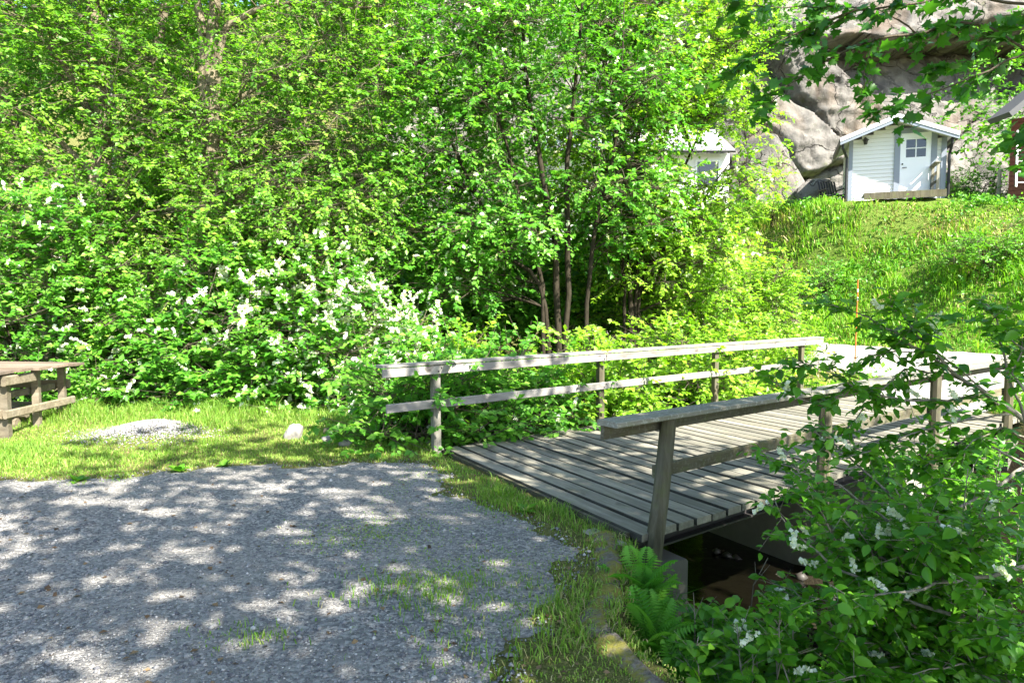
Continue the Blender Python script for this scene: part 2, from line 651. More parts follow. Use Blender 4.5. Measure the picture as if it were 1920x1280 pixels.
gravelmat('gravel', (0.07, 0.068, 0.068), (0.23, 0.22, 0.207), (0.50, 0.465, 0.415))
gravelmat('road_grit', (0.34, 0.31, 0.28), (0.46, 0.43, 0.39), (0.58, 0.54, 0.49))
patch('gravel_yard', -13, 2.2, 1.4, 9.2, 0.07, gravel_mask, 0.006, M['gravel'])
patch('road', 2, 19, 4, 30, 0.25, lambda x, y: np.maximum(np.abs(U(x, y) - 11.75) - 1.75, -(poly_sd(x, y, FARSIDE) * 0 + 1)) + 0.25 * (fbm(x * 1.5, y * 1.5) - 0.5), 0.03, M['road_grit'])
_bd = A + E1 * 9.3 + EP * (DW * 0.5)
patch('bridge_approach', 3, 13, 8, 17, 0.12,
      lambda x, y: np.maximum(np.abs((x - _bd.x) * EN.x + (y - _bd.y) * EN.y) - 1.05, np.abs(U(x, y) - 9.1) - 1.3) + 0.35 * (fbm(x * 2, y * 2) - 0.5), 0.016, M['road_grit'])

# water in the ravine
m, nt, out = newmat('water')
t = NT(nt)
nz = t.noise(t.coord(), 6, 4)
t.princ(out, (0.004, 0.0035, 0.002), 0.06, t.bump(nz, 0.35, 0.03), 0.5)
M['water'] = m
W = MB()
c0 = A + E1 * 4.0
for s_, w_ in ((-14, 1.2), (-6, 1.1), (0, 1.0), (5, 1.2), (14, 1.4)):
    pass
pts = []
for s_, w_ in ((-9, 1.1), (-5, 1.0), (-1, 0.9), (3, 1.0), (7, 1.1), (13, 1.3)):
    c = c0 + EP * (s_) + NU * (0.3 * math.sin(s_))
    pts.append((c - NU * (w_ + 2.4), c + NU * (w_ + 2.2)))
W.add([Vector((p.x, p.y, -1.80)) for ab in pts for p in ab], [(2 * i, 2 * i + 1, 2 * i + 3, 2 * i + 2) for i in range(len(pts) - 1)])
tag(W.build('stream', M['water']), kind='structure')

# ------------------------------------------------------------------ timber bridge
EZ = Vector((0, 0, 1))
PA = math.atan2(EP.y, EP.x)
GREY = [(0.28, (0.07, 0.064, 0.048)), (0.5, (0.195, 0.182, 0.148)), (0.72, (0.34, 0.32, 0.27))]
PALE = [(0.30, (0.10, 0.09, 0.08)), (0.46, (0.25, 0.235, 0.22)), (0.75, (0.38, 0.36, 0.335))]
BROWN = [(0.28, (0.035, 0.03, 0.018)), (0.5, (0.10, 0.088, 0.055)), (0.75, (0.21, 0.19, 0.13))]
woodmat('deck_wood', GREY, rz=PA, moss=0.15, knots=0.45)
woodmat('deck_gap_shade', [(0.3, (0.018, 0.017, 0.012)), (0.7, (0.05, 0.047, 0.035))], rz=PA)
woodmat('rail_pale', PALE, rz=ang, moss=0.08, knots=0.8)
woodmat('rail_mossy', BROWN, rz=ang, moss=0.5, lichen=0.12)
woodmat('cap_lichen', [(0.28, (0.09, 0.085, 0.065)), (0.5, (0.19, 0.18, 0.145)), (0.75, (0.31, 0.30, 0.25))], rz=ang, moss=0.3, lichen=0.5)
woodmat('post_wood', BROWN, (1, 1, 12), moss=0.35)
woodmat('post_pale', [(0.28, (0.12, 0.11, 0.09)), (0.5, (0.26, 0.245, 0.21)), (0.75, (0.40, 0.38, 0.33))], (1, 1, 12), moss=0.15)


def plainmat(name, col, rough=0.7, metal=0.0, spec=0.3, nscale=6.0, var=0.25, bump=0.2):
    m, nt, out = newmat(name)
    t = NT(nt)
    n = t.noise(t.coord(), nscale, 5, 0.65)
    c = t.mix(t.math('MULTIPLY', n, var * 2), col, tuple(k * 0.45 for k in col))
    t.princ(out, c, rough, t.bump(t.noise(t.coord(), nscale * 8, 4), bump, 0.004), spec, metal)
    M[name] = m


plainmat('steel_dark', (0.055, 0.05, 0.05), 0.55, 0.3, 0.4)
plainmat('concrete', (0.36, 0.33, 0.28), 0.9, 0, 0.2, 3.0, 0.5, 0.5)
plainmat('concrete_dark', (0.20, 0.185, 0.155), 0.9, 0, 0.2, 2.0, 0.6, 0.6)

bridge = empty('footbridge', (A.x, A.y, 0), 'grey timber plank bridge with pale far handrail and mossy near handrail', 'bridge')
rnd = random.Random(3)
# planks
NP = 40
pw = BL / NP
over = 0.06
for i in range(NP):
    s0 = i * pw + (0.015 if i % 2 else 0.008) + rnd.uniform(-0.002, 0.002)
    s1_ = (i + 1) * pw - (0.008 if i % 2 else 0.016) + rnd.uniform(-0.002, 0.002)
    mb = MB()
    jz = rnd.uniform(-0.004, 0.003)
    t0 = -0.10 + rnd.uniform(-0.02, 0.015)
    t1 = DW + over + rnd.uniform(-0.02, 0.03)
    tw = rnd.uniform(-0.004, 0.004)
    zt, zb, b = 0.012 + jz, -0.043 + jz, 0.007
    P = lambda s, tt, z: A + E1 * s + EP * tt + EZ * z
    vs_ = []
    for tt, k in ((t0, -1), ((t0 + t1) / 2, 0), (t1, 1)):
        z = k * tw
        sk = rnd.uniform(-0.003, 0.003)
        for (s, zz) in ((s0 + b, zt + z), (s1_ - b, zt + z), (s1_, zt - b + z), (s1_, zb), (s0, zb), (s0, zt - b + z)):
            vs_.append(P(s + sk, tt, zz))
    fs = [(5, 4, 3, 2, 1, 0), (12, 13, 14, 15, 16, 17)]
    for q in range(2):
        for k in range(6):
            k2 = (k + 1) % 6
            fs.append((q * 6 + k, q * 6 + k2, q * 6 + 6 + k2, q * 6 + 6 + k))
    mb.add(vs_, fs)
    for q in range(2):          # rounded arrises and flanks, near-black: shade of the gaps painted into the colour
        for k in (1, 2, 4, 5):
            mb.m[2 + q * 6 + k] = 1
    mb.build('plank', [M['deck_wood'], M['deck_gap_shade']], bridge)
# end board lying against the yard
mb = MB()
mb.frame_box(A, EP, NU, EZ, -0.1, DW - 0.05, -0.035, -0.004, -0.12, -0.005)
mb.build('end_board', M['post_wood'], bridge)


def rail_line(side, s, z, off=0.0):
    o = (A - EN * 0.10) if side == 'far' else (B + EN * 0.09)
    return o + E1 * s + EN * off + EZ * z


# far handrail: posts, two boards, cap in two lengths each
FP = [-0.09, 2.48, 5.0, 7.5]
for k, s in enumerate(FP):
    mb = MB()
    a = rail_line('far', s, -0.35)
    b_ = rail_line('far', s, 0.972) + E1 * rnd.uniform(-0.015, 0.015)
    mb.beam(a, b_, 0.095, 0.075, up=EN, bev=0.006)
    mb.build('post', M['post_wood' if k else 'post_pale'], bridge)
for (s0, s1_) in ((-0.78, 2.50), (2.503, 5.6), (5.603, 8.1)):
    mb = MB()
    mb.frame_box(rail_line('far', 0, 0.0, 0.058), E1, EN, EZ, s0, s1_ - 0.004, 0, 0.03, 0.872, 0.964, bev=0.004)
    mb.build('rail_board', M['rail_pale'], bridge)
    mb = MB()
    mb.frame_box(rail_line('far', 0, 0.0, -0.03), E1, EN, EZ, s0 - 0.01, s1_ - 0.006, -0.04, 0.125, 0.974, 1.002, bev=0.004)
    mb.build('rail_cap', M['rail_pale'], bridge)
for (s0, s1_) in ((-0.74, 2.49), (2.493, 8.0)):
    mb = MB()
    mb.frame_box(rail_line('far', 0, 0.0, 0.058), E1, EN, EZ, s0, s1_, 0, 0.03, 0.495, 0.588, bev=0.004)
    mb.build('rail_board', M['rail_pale'], bridge)
for s in FP:
    for z in (0.918, 0.54):
        for dz in (-0.018, 0.02):
            mb = MB()
            c_ = rail_line('far', s + 0.02 * (1 if dz > 0 else -1), z + dz, 0.0885)
            mb.tube([c_, c_ + EN * 0.007], 0.009, 6)
            mb.build('bolt', M['steel_dark'], bridge)
# near handrail
NPOST = [0.06, 2.45, 4.9, 7.3]
for k, s in enumerate(NPOST):
    mb = MB()
    lean = E1 * (0.19 if k == 0 else 0.03)
    a = rail_line('near', s, -0.42)
    b_ = rail_line('near', s, 0.83) + lean
    mid = a.lerp(b_, 0.55) + E1 * 0.012
    mb.tube([a, a.lerp(b_, 0.3), mid, b_], [0.062, 0.064, 0.06, 0.058], 8)
    mb.build('post', M['post_wood'], bridge)
for (s0, s1_) in ((-0.36, 2.6), (2.603, 5.4), (5.403, 8.1)):
    mb = MB()
    mb.frame_box(rail_line('near', 0, 0.0, -0.055), E1, EN, EZ, s0 + 0.01, s1_ - 0.003, -0.04, -0.006, 0.735, 0.832, bev=0.005)
    mb.build('rail_board', M['rail_mossy'], bridge)
    mb = MB()
    mb.frame_box(rail_line('near', 0, 0.0, 0.0), E1, EN, EZ, s0, s1_ - 0.004, -0.12, 0.075, 0.8345, 0.872, bev=0.006)
    mb.build('rail_cap', M['cap_lichen'], bridge)
for (s0, s1_) in ((0.19, 2.6), (2.603, 5.4), (5.403, 7.6)):
    mb = MB()
    mb.frame_box(rail_line('near', 0, 0.0, -0.06), E1, EN, EZ, s0, s1_ - 0.003, -0.04, -0.004, 0.38, 0.475, bev=0.005)
    mb.build('rail_board', M['rail_mossy'], bridge)
# steel girders
for q in (0.30, 1.15, 2.0, 2.85):
    mb = MB()
    o = A + EP * (q * DW / 3.13)
    for (w, z0, z1) in ((0.16, -0.062, -0.046), (0.014, -0.262, -0.062), (0.16, -0.278, -0.262)):
        mb.frame_box(o, E1, EN, EZ, 0.25, BL - 0.15, -w / 2, w / 2, z0, z1)
    mb.build('girder', M['steel_dark'], bridge)
for s in (2.2, 4.2, 6.2):
    mb = MB()
    mb.frame_box(A + E1 * s, EP, NU, EZ, 0.35, DW - 0.3, -0.05, 0.05, -0.20, -0.12)
    mb.build('cross_beam', M['steel_dark'], bridge)
# concrete abutments and pier below
def abut(name, s, d, z0, z1, t0, t1, mat):
    mb = MB()
    mb.frame_box(A + E1 * s, EP, NU, EZ, t0, t1, 0, d, z0, z1, bev=0.02)
    return mb.build(name, M[mat], bridge)
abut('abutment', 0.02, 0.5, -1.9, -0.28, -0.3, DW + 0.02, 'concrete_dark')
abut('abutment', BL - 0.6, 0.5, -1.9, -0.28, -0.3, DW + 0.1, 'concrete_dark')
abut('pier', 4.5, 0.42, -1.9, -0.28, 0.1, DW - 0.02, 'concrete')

# weathered block beside the deck corner and the edge stones along the drop
m, nt, out = newmat('edge_stone')
t = NT(nt)
v = t.coord()
n1, n2 = t.noise(v, 5, 6, 0.7), t.noise(v, 45, 5, 0.7)
c = t.ramp(n2, [(0.3, (0.07, 0.06, 0.045)), (0.7, (0.24, 0.21, 0.17))])
mo = t.ramp(n1, [(0.45, (0, 0, 0)), (0.55, (1, 1, 1))])
c = t.mix(t.math('MULTIPLY', mo, 0.85), c, (0.20, 0.185, 0.03))
t.princ(out, c, 0.95, t.bump(n2, 0.9, 0.02), 0.1)
M['edge_stone'] = m


def rock_mesh(name, mat, dims, seed, sub=2, rough=0.22, cut=0):
    import bmesh
    bm = bmesh.new()
    bmesh.ops.create_icosphere(bm, subdivisions=sub, radius=1.0)
    rs = np.random.RandomState(seed)
    o = rs.rand(3) * 40
    planes = None
    if cut:
        planes = [(Vector(rs.normal(0, 1, 3)).normalized(), rs.uniform(0.6, 1.0)) for _ in range(cut)] + [(Vector(a_), 1.0) for a_ in ((1, 0, 0), (-1, 0, 0), (0, 1, 0), (0, -1, 0), (0, 0, 1), (0, 0, -1))]
    for v_ in bm.verts:
        p = v_.co
        k = max(abs(p.x), abs(p.y), abs(p.z))
        q = p.lerp(p / k, 0.45)
        if planes is not None:
            dn = p.normalized()
            q = dn * min(d_ / max(dn.dot(n0), 1e-3) for n0, d_ in planes)
        n_ = 1 + rough * (float(fbm(np.array([p.x * 1.4 + o[0]]), np.array([p.y * 1.4 + o[1]]), np.array([p.z * 1.4 + o[2]]))[0]) - 0.5) * 2
        v_.co = Vector((q.x * dims[0] / 2, q.y * dims[1] / 2, q.z * dims[2] / 2)) * n_
    me = bpy.data.meshes.new(name)
    bm.to_mesh(me)
    bm.free()
    me.materials.append(mat)
    me.polygons.foreach_set('use_smooth', [True] * len(me.polygons))
    return me


def put(name, me, loc, rz=0.0, parent=None):
    o = bpy.data.objects.new(name, me)
    COL.objects.link(o)
    o.location = loc
    o.rotation_euler = (0, 0, rz)
    if parent is not None:
        o.parent = parent
        o.matrix_parent_inverse = parent.matrix_basis.inverted()
    return o


ep = [gnd(1152, 1000), gnd(1166, 1045), gnd(1170, 1095), gnd(1152, 1135), gnd(1142, 1168), gnd(1185, 1213), gnd(1268, 1280), gnd(1345, 1345), gnd(1440, 1430)]


def build_wall():
    n = 90
    ti = np.linspace(0, len(ep) - 1, n)
    ex = np.interp(ti, np.arange(len(ep)), [p.x for p in ep])
    ey = np.interp(ti, np.arange(len(ep)), [p.y for p in ep])
    k = np.ones(7) / 7
    ex[3:-3] = np.convolve(ex, k, 'valid'); ey[3:-3] = np.convolve(ey, k, 'valid')
    tx, ty = np.gradient(ex), np.gradient(ey)
    L = np.hypot(tx, ty); nx, ny = -ty / L, tx / L           # outward, to the drop
    s = nx * 1.0
    nx, ny = np.where(s < 0, -nx, nx), np.where(s < 0, -ny, ny)
    sec = [(-0.42, -0.30), (-0.36, -0.16), (-0.28, -0.09), (-0.20, -0.03), (-0.13, 0.012), (-0.06, 0.03), (-0.015, 0.0), (0.005, -0.07), (0.01, -0.15), (0.0, -0.25), (0.015, -0.35), (0.0, -0.48), (0.02, -0.62), (0.02, -0.85)]
    m_ = len(sec)
    V = np.zeros((n, m_, 3))
    al = np.cumsum(L)
    joint = np.exp(-((((al / 0.62) % 1.0) - 0.5) / 0.035) ** 2)      # joints between the cast lengths
    for j, (o_, z_) in enumerate(sec):
        r_ = 0.055 * (fbm(al * 5 + 3, al * 0 + j * 0.45, 1.0) - 0.5) * 2
        jj = joint * 0.03
        V[:, j, 0] = ex + nx * (o_ + r_ * (0.6 if j > 4 else 0.2) - (jj if j > 4 else 0))
        V[:, j, 1] = ey + ny * (o_ + r_ * (0.6 if j > 4 else 0.2) - (jj if j > 4 else 0))
        V[:, j, 2] = z_ + r_ * (0.5 if 1 < j < 8 else 0.1) - (jj * 1.2 if 1 < j < 8 else 0)
    i = np.arange(n - 1)[:, None] * m_ + np.arange(m_ - 1)[None, :]
    F = np.stack([i, i + 1, i + 1 + m_, i + m_], -1).reshape(-1, 4)
    o = link('retaining_wall', np_mesh('retaining_wall', V.reshape(-1, 3), F, M['edge_stone'], smooth=True))
    tag(o, 'low mossy retaining wall along the drop at the right edge of the yard', 'wall')


build_wall()

me = MB()
corner = gnd(1146, 1000)
me.frame_box(corner, EP, NU, EZ, -0.20, 0.17, -0.13, 0.03, -0.55, -0.015, bev=0.03)
o = me.build('deck_end_timber', M['post_pale'])
tag(o, 'heavy weathered timber block at the near corner of the bridge deck', 'timber')

# ------------------------------------------------------------------ white shed on the bank
def paint(name, col, rough=0.5, dirt=0.12):
    m, nt, out = newmat(name)
    t = NT(nt)
    n = t.noise(t.coord(), 1.6, 5, 0.6)
    c = t.mix(t.math('MULTIPLY', n, dirt), col, (0.32, 0.30, 0.24))
    t.princ(out, c, rough, t.bump(t.noise(t.coord((1, 1, 8)), 30, 3), 0.1, 0.002), 0.35)
    M[name] = m


paint('white_paint', (0.72, 0.72, 0.70))
paint('grey_trim', (0.22, 0.25, 0.30))
paint('black_trim', (0.02, 0.02, 0.022), 0.4, 0.02)
paint('red_paint', (0.16, 0.035, 0.025), 0.8)
paint('roof_felt', (0.06, 0.062, 0.068), 0.8)
paint('door_white', (0.82, 0.83, 0.84), 0.35, 0.04)
paint('orange', (0.75, 0.13, 0.03), 0.5, 0.05)
m, nt, out = newmat('roof_sheet')
t = NT(nt)
t.princ(out, t.ramp(t.noise(t.coord(), 2.5, 5), [(0.3, (0.50, 0.50, 0.50)), (0.7, (0.66, 0.66, 0.66))]), 0.45, None, 0.5, 0.0)
M['roof_sheet'] = m
m, nt, out = newmat('glass')
t = NT(nt)
t.princ(out, (0.012, 0.014, 0.016), 0.05, None, 0.8)
M['glass'] = m

SY = 22.7
sb = at(1592, 376, SY)         # front-left foot
sr = at(1768, 368, SY - 0.95)
SX = (sr - sb)
SX.z = 0
SWd = SX.length
SX.normalize()
SN = Vector((SX.y, -SX.x, 0))             # out of the front wall
SB = -SN
shed_z = sb.z - 0.05
o0 = Vector((sb.x, sb.y, shed_z))
shed = empty('shed', (o0.x, o0.y, shed_z), 'small white clapboard shed with grey trim and gabled roof on the bank', 'shed')
eave_l = at(1592, 262, SY).z - shed_z
apex = at(1690, 226, SY).z - shed_z
eave_r = at(1768, 256, SY - 0.95).z - shed_z
ax_ = 0.475 * SWd
Hl, Ha, Hr = eave_l - 0.02, apex - 0.16, eave_r + 0.0


def roof_h(x):
    return Hl + (Ha - Hl) * x / ax_ if x < ax_ else Ha + (Hr - Ha) * (x - ax_) / (SWd - ax_)


def sp(x, y, z):
    return o0 + SX * x + SB * y + EZ * z


DX0, DX1 = 0.515 * SWd, 0.515 * SWd + 0.98
DOOR_H = 2.08
# clapboards: front in pieces each side of the door, whole above
bh = 0.125
n_b = int(Ha / bh) + 1
for i in range(n_b):
    z0, z1 = i * bh, (i + 1) * bh - 0.004
    def run(x0, x1):
        # clip to the gable
        if z1 > Hl:
            xa = (z1 - Hl) / (Ha - Hl) * ax_
            x0 = max(x0, xa)
        if z1 > Hr:
            xb = ax_ + (Ha - z1) / (Ha - Hr) * (SWd - ax_)
            x1 = min(x1, xb)
        if x1 - x0 < 0.05: return
        mb = MB()
        vs_ = [sp(x0, 0.0, z0), sp(x1, 0.0, z0), sp(x1, 0.02, z1), sp(x0, 0.02, z1), sp(x0, 0.03, z0), sp(x1, 0.03, z0), sp(x1, 0.032, z1), sp(x0, 0.032, z1)]
        mb.add(vs_, [(0, 1, 2, 3), (4, 7, 6, 5), (0, 4, 5, 1), (3, 2, 6, 7), (0, 3, 7, 4), (1, 5, 6, 2)])
        mb.build('clapboard', M['white_paint'], shed)
    if z0 < DOOR_H + 0.02:
        run(0.0, DX0)
        run(DX1, SWd)
    else:
        run(0.0, SWd)
# side and back walls
SD = 2.2
mb = MB()
mb.frame_box(o0, SX, SB, EZ, 0.0, 0.06, 0.035, SD, 0, Hl - 0.02)
mb.frame_box(o0, SX, SB, EZ, SWd - 0.06, SWd, 0.035, SD, 0, Hr - 0.02)
mb.frame_box(o0, SX, SB, EZ, 0.07, SWd - 0.07, SD - 0.06, SD - 0.002, 0, Hr - 0.03)
mb.build('wall', M['white_paint'], shed)
for i in range(int((Hl - 0.05) / bh)):
    mb = MB()
    z0, z1 = i * bh, (i + 1) * bh - 0.004
    vs_ = [sp(-0.03, 0.1, z0), sp(-0.03, SD, z0), sp(-0.012, SD, z1), sp(-0.012, 0.1, z1), sp(-0.001, 0.1, z0), sp(-0.001, SD, z0), sp(-0.001, SD, z1), sp(-0.001, 0.1, z1)]
    mb.add(vs_, [(3, 2, 1, 0), (5, 6, 7, 4), (1, 5, 4, 0), (7, 6, 2, 3), (4, 7, 3, 0), (2, 6, 5, 1)])
    mb.build('clapboard', M['white_paint'], shed)
# corner boards
for x0, x1, h in ((-0.05, 0.07, Hl - 0.0), (SWd - 0.09, SWd + 0.05, Hr - 0.02)):
    mb = MB()
    mb.frame_box(o0, SX, SB, EZ, x0, x1, -0.035, -0.004, -0.05, h)
    mb.build('corner_board', M['grey_trim'], shed)
# roof slabs with overhang, fascia
OV = 0.62
xl, xr = -0.36, SWd + 0.26
zl = Hl + (Ha - Hl) * xl / ax_
zr = Ha + (Hr - Ha) * (xr - ax_) / (SWd - ax_)
for (xa, za, xb, zb) in ((xl, zl, ax_, Ha), (ax_, Ha, xr, zr)):
    mb = MB()
    vs_ = [sp(xa, -OV, za + 0.03), sp(xb, -OV, zb + 0.03), sp(xb, SD + 0.2, zb + 0.03), sp(xa, SD + 0.2, za + 0.03)]
    vs_ += [p + EZ * 0.09 for p in vs_]
    fs = [(3, 2, 1, 0), (4, 5, 6, 7), (0, 1, 5, 4), (1, 2, 6, 5), (2, 3, 7, 6), (3, 0, 4, 7)]
    mb.add(vs_, fs)
    rf = mb.build('roof', M['roof_felt'], shed)
    mb = MB()
    vs_ = [sp(xa, -OV - 0.03, za - 0.02), sp(xb, -OV - 0.03, zb - 0.02), sp(xb, -OV - 0.03, zb + 0.105), sp(xa, -OV - 0.03, za + 0.105)]
    vs_ += [p + SB * 0.026 for p in vs_]
    mb.add(vs_, [(0, 1, 2, 3), (7, 6, 5, 4), (0, 4, 5, 1), (1, 5, 6, 2), (2, 6, 7, 3), (3, 7, 4, 0)])
    mb.build('bargeboard', M['white_paint'], rf)
    mb = MB()
    vs_ = [sp(xa, -OV - 0.012, za - 0.12), sp(xb, -OV - 0.012, zb - 0.12), sp(xb, -OV - 0.012, zb - 0.022), sp(xa, -OV - 0.012, za - 0.022)]
    vs_ += [p + SB * 0.026 for p in vs_]
    mb.add(vs_, [(0, 1, 2, 3), (7, 6, 5, 4), (0, 4, 5, 1), (1, 5, 6, 2), (2, 6, 7, 3), (3, 7, 4, 0)])
    mb.build('bargeboard', M['grey_trim'], rf)
    mb = MB()
    vs_ = [sp(xa, -OV + 0.02, za + 0.0), sp(xb, -OV + 0.02, zb + 0.0), sp(xb, SD + 0.2, zb + 0.0), sp(xa, SD + 0.2, za + 0.0)]
    vs_ += [p + EZ * 0.025 for p in vs_]
    mb.add(vs_, fs)
    mb.build('soffit', M['white_paint'], rf)
# door, frame, panes, handle
mb = MB()
for (x0, x1, z0, z1) in ((DX0 - 0.10, DX0 + 0.06, 0, DOOR_H + 0.0), (DX1 - 0.06, DX1 + 0.10, 0, DOOR_H + 0.0), (DX0 - 0.12, DX1 + 0.12, DOOR_H + 0.002, DOOR_H + 0.17)):
    mb.frame_box(o0, SX, SB, EZ, x0, x1, -0.04, -0.006, z0, z1)
mb.build('door_frame', M['grey_trim'], shed)
mb = MB()
dw0, dw1 = DX0 + 0.062, DX1 - 0.062
px0, px1, pz0, pz1 = dw0 + 0.16, dw1 - 0.14, 1.32, 1.88
for (x0, x1, z0, z1) in ((dw0, px0, 0.03, DOOR_H), (px1, dw1, 0.03, DOOR_H), (px0, px1, 0.03, pz0), (px0, px1, pz1, DOOR_H)):
    mb.frame_box(o0, SX, SB, EZ, x0, x1, -0.02, 0.03, z0, z1)
mb.build('door', M['door_white'], shed)
door = [o for o in COL.objects if o.name.startswith('door') and not o.name.startswith('door_frame')][-1]
gw, gh = (px1 - px0 - 0.03) / 2, (pz1 - pz0 - 0.03) / 2
for ix in (0, 1):
    for iz in (0, 1):
        mb = MB()
        x0, z0 = px0 + ix * (gw + 0.03), pz0 + iz * (gh + 0.03)
        mb.frame_box(o0, SX, SB, EZ, x0, x0 + gw, 0.002, 0.012, z0, z0 + gh)
        mb.build('pane', M['glass'], door)
mb = MB()
mb.frame_box(o0, SX, SB, EZ, px0 + gw, px0 + gw + 0.03, -0.024, 0.013, pz0, pz1)
mb.frame_box(o0, SX, SB, EZ, px0, px0 + gw, -0.022, 0.013, pz0 + gh, pz0 + gh + 0.03)
mb.frame_box(o0, SX, SB, EZ, px0 + gw + 0.03, px1, -0.022, 0.013, pz0 + gh, pz0 + gh + 0.03)
mb.build('glazing_bar', M['door_white'], door)
mb = MB()
mb.tube([sp(dw0 + 0.07, -0.02, 1.0), sp(dw0 + 0.07, -0.07, 1.0), sp(dw0 + 0.19, -0.07, 1.0)], 0.012, 6)
mb.tube([sp(dw0 + 0.07, -0.02, 1.12), sp(dw0 + 0.07, -0.045, 1.12)], 0.025, 8)
mb.build('handle', M['black_trim'], door)
# gutter pipes
for xx, zz, fr in ((xl + 0.1, zl - 0.02, 0.02), (xr - 0.13, zr - 0.02, SWd + 0.11)):
    mb = MB()
    s_ = 1 if fr < 1 else -1
    x2 = -0.11 if fr < 1 else SWd + 0.12
    mb.tube([sp(xx, -0.35, zz), sp(xx, -0.35, zz - 0.15), sp(x2, -0.08, zz - 0.42), sp(x2, -0.08, 1.0), sp(x2, -0.08, -0.1)], 0.042, 8)
    mb.build('downpipe', M['black_trim'], shed)
    mb = MB()
    mb.tube([sp(xx - s_ * 0.06, -OV + 0.1, zz + 0.02), sp(xx - s_ * 0.06, SD, zz + 0.02)], 0.06, 8)
    mb.build('gutter', M['black_trim'], shed)
# step / small deck with a rail in front of the shed
stoop = empty('stoop', sp(1.6, -0.7, 0), 'low weathered wooden stoop with railing before the shed door', 'stoop')
for k in range(5):
    mb = MB()
    mb.frame_box(o0, SX, SB, EZ, 0.35, SWd - 0.12, -0.95 + k * 0.17, -0.95 + k * 0.17 + 0.155, 0.10, 0.135)
    mb.build('board', M['post_pale'], stoop)
mb = MB()
mb.frame_box(o0, SX, SB, EZ, 0.33, SWd - 0.1, -1.0, -0.965, -0.08, 0.135)
mb.build('fascia', M['post_wood'], stoop)
for y in (-0.90, -0.16):
    mb = MB()
    mb.frame_box(o0, SX, SB, EZ, SWd - 0.36, SWd - 0.29, y, y + 0.07, 0.137, 0.95)
    mb.build('post', M['post_pale'], stoop)
for z in (0.34, 0.60, 0.955):
    mb = MB()
    mb.frame_box(o0, SX, SB, EZ, SWd - 0.40 + (0.03 if z < 0.9 else -0.02), SWd - 0.37 + (0.0 if z < 0.9 else 0.10), -0.96, -0.05, z, z + (0.10 if z < 0.9 else 0.035))
    mb.build('rail', M['post_pale'], stoop)
# wall lamp
lamp = empty('wall_lamp', sp(0.42, -0.05, 1.9), 'small black lantern on the shed front wall', 'lamp')
mb = MB(); mb.tube([sp(0.42, -0.01, 2.0), sp(0.42, -0.10, 2.03), sp(0.42, -0.13, 1.99)], 0.014, 6); mb.frame_box(o0, SX, SB, EZ, 0.385, 0.455, -0.014, -0.002, 1.93, 2.05)
mb.build('bracket', M['black_trim'], lamp)
mb = MB(); mb.tube([sp(0.42, -0.13, 1.80), sp(0.42, -0.13, 1.82), sp(0.42, -0.13, 1.94), sp(0.42, -0.13, 1.945), sp(0.42, -0.13, 2.0)], [0.04, 0.052, 0.075, 0.115, 0.02], 8)
mb.build('lantern', M['black_trim'], lamp)

# slatted garden chair beside the shed
cz = at(1553, 372, 23.6)
chz = hz(cz.x, cz.y)
chair = empty('garden_chair', (cz.x, cz.y, chz), 'dark slatted garden chair on the grass left of the shed', 'chair')
for k in range(7):
    mb = MB()
    x = cz.x - 0.27 + k * 0.09
    mb.beam((x, cz.y - 0.05, chz + 0.36), (x + 0.02, cz.y + 0.25, chz + 0.90), 0.055, 0.018, up=(0, 1, 0))
    mb.build('slat', M['grey_trim'] if False else M['black_trim'], chair)
mb = MB(); mb.box((cz.x, cz.y - 0.25, chz + 0.34), (0.62, 0.5, 0.04)); mb.build('seat', M['black_trim'], chair)
for sx in (-0.28, 0.28):
    for sy in (-0.46, 0.02):
        mb = MB(); mb.box((cz.x + sx, cz.y + sy, chz + 0.15), (0.05, 0.05, 0.34)); mb.build('leg', M['black_trim'], chair)
    mb = MB(); mb.box((cz.x + sx, cz.y - 0.2, chz + 0.55), (0.07, 0.6, 0.03)); mb.build('armrest', M['black_trim'], chair)

# ------------------------------------------------------------------ white house left of the rock
HY = 26.5
hl = at(1030, 376, HY); hr = at(1366, 376, HY)
hz0 = hr.z - 0.9
house = empty('white_house', (hr.x - 2, HY, hz0), 'white house with pale metal roof half hidden behind the cherry trees', 'house')
ztop = at(1366, 288, HY).z
x0, x1 = hl.x, hr.x
mb = MB()
wz0, wz1 = at(1366, 350, HY).z, at(1366, 300, HY).z
wins = []
x = x1 - 0.35
while x > x0 + 1.2:
    wins.append((x - 0.95, x))
    x -= 1.35
mb.frame_box((0, HY, 0), (1, 0, 0), (0, 1, 0), EZ, x0, x1, 0, 0.12, hz0 - 0.6, wz0)
mb.frame_box((0, HY, 0), (1, 0, 0), (0, 1, 0), EZ, x0, x1, 0, 0.12, wz1, ztop)
xx = x1
for (a_, b_) in wins:
    mb.frame_box((0, HY, 0), (1, 0, 0), (0, 1, 0), EZ, b_, xx, 0, 0.12, wz0, wz1)
    xx = a_
mb.frame_box((0, HY, 0), (1, 0, 0), (0, 1, 0), EZ, x0, xx, 0, 0.12, wz0, wz1)
mb.frame_box((0, HY, 0), (1, 0, 0), (0, 1, 0), EZ, x1 - 0.12, x1 - 0.001, 0.121, 4.0, hz0 - 0.6, ztop)
mb.frame_box((0, HY, 0), (1, 0, 0), (0, 1, 0), EZ, x0 + 0.001, x0 + 0.12, 0.121, 4.0, hz0 - 0.6, ztop)
mb.build('wall', M['white_paint'], house)
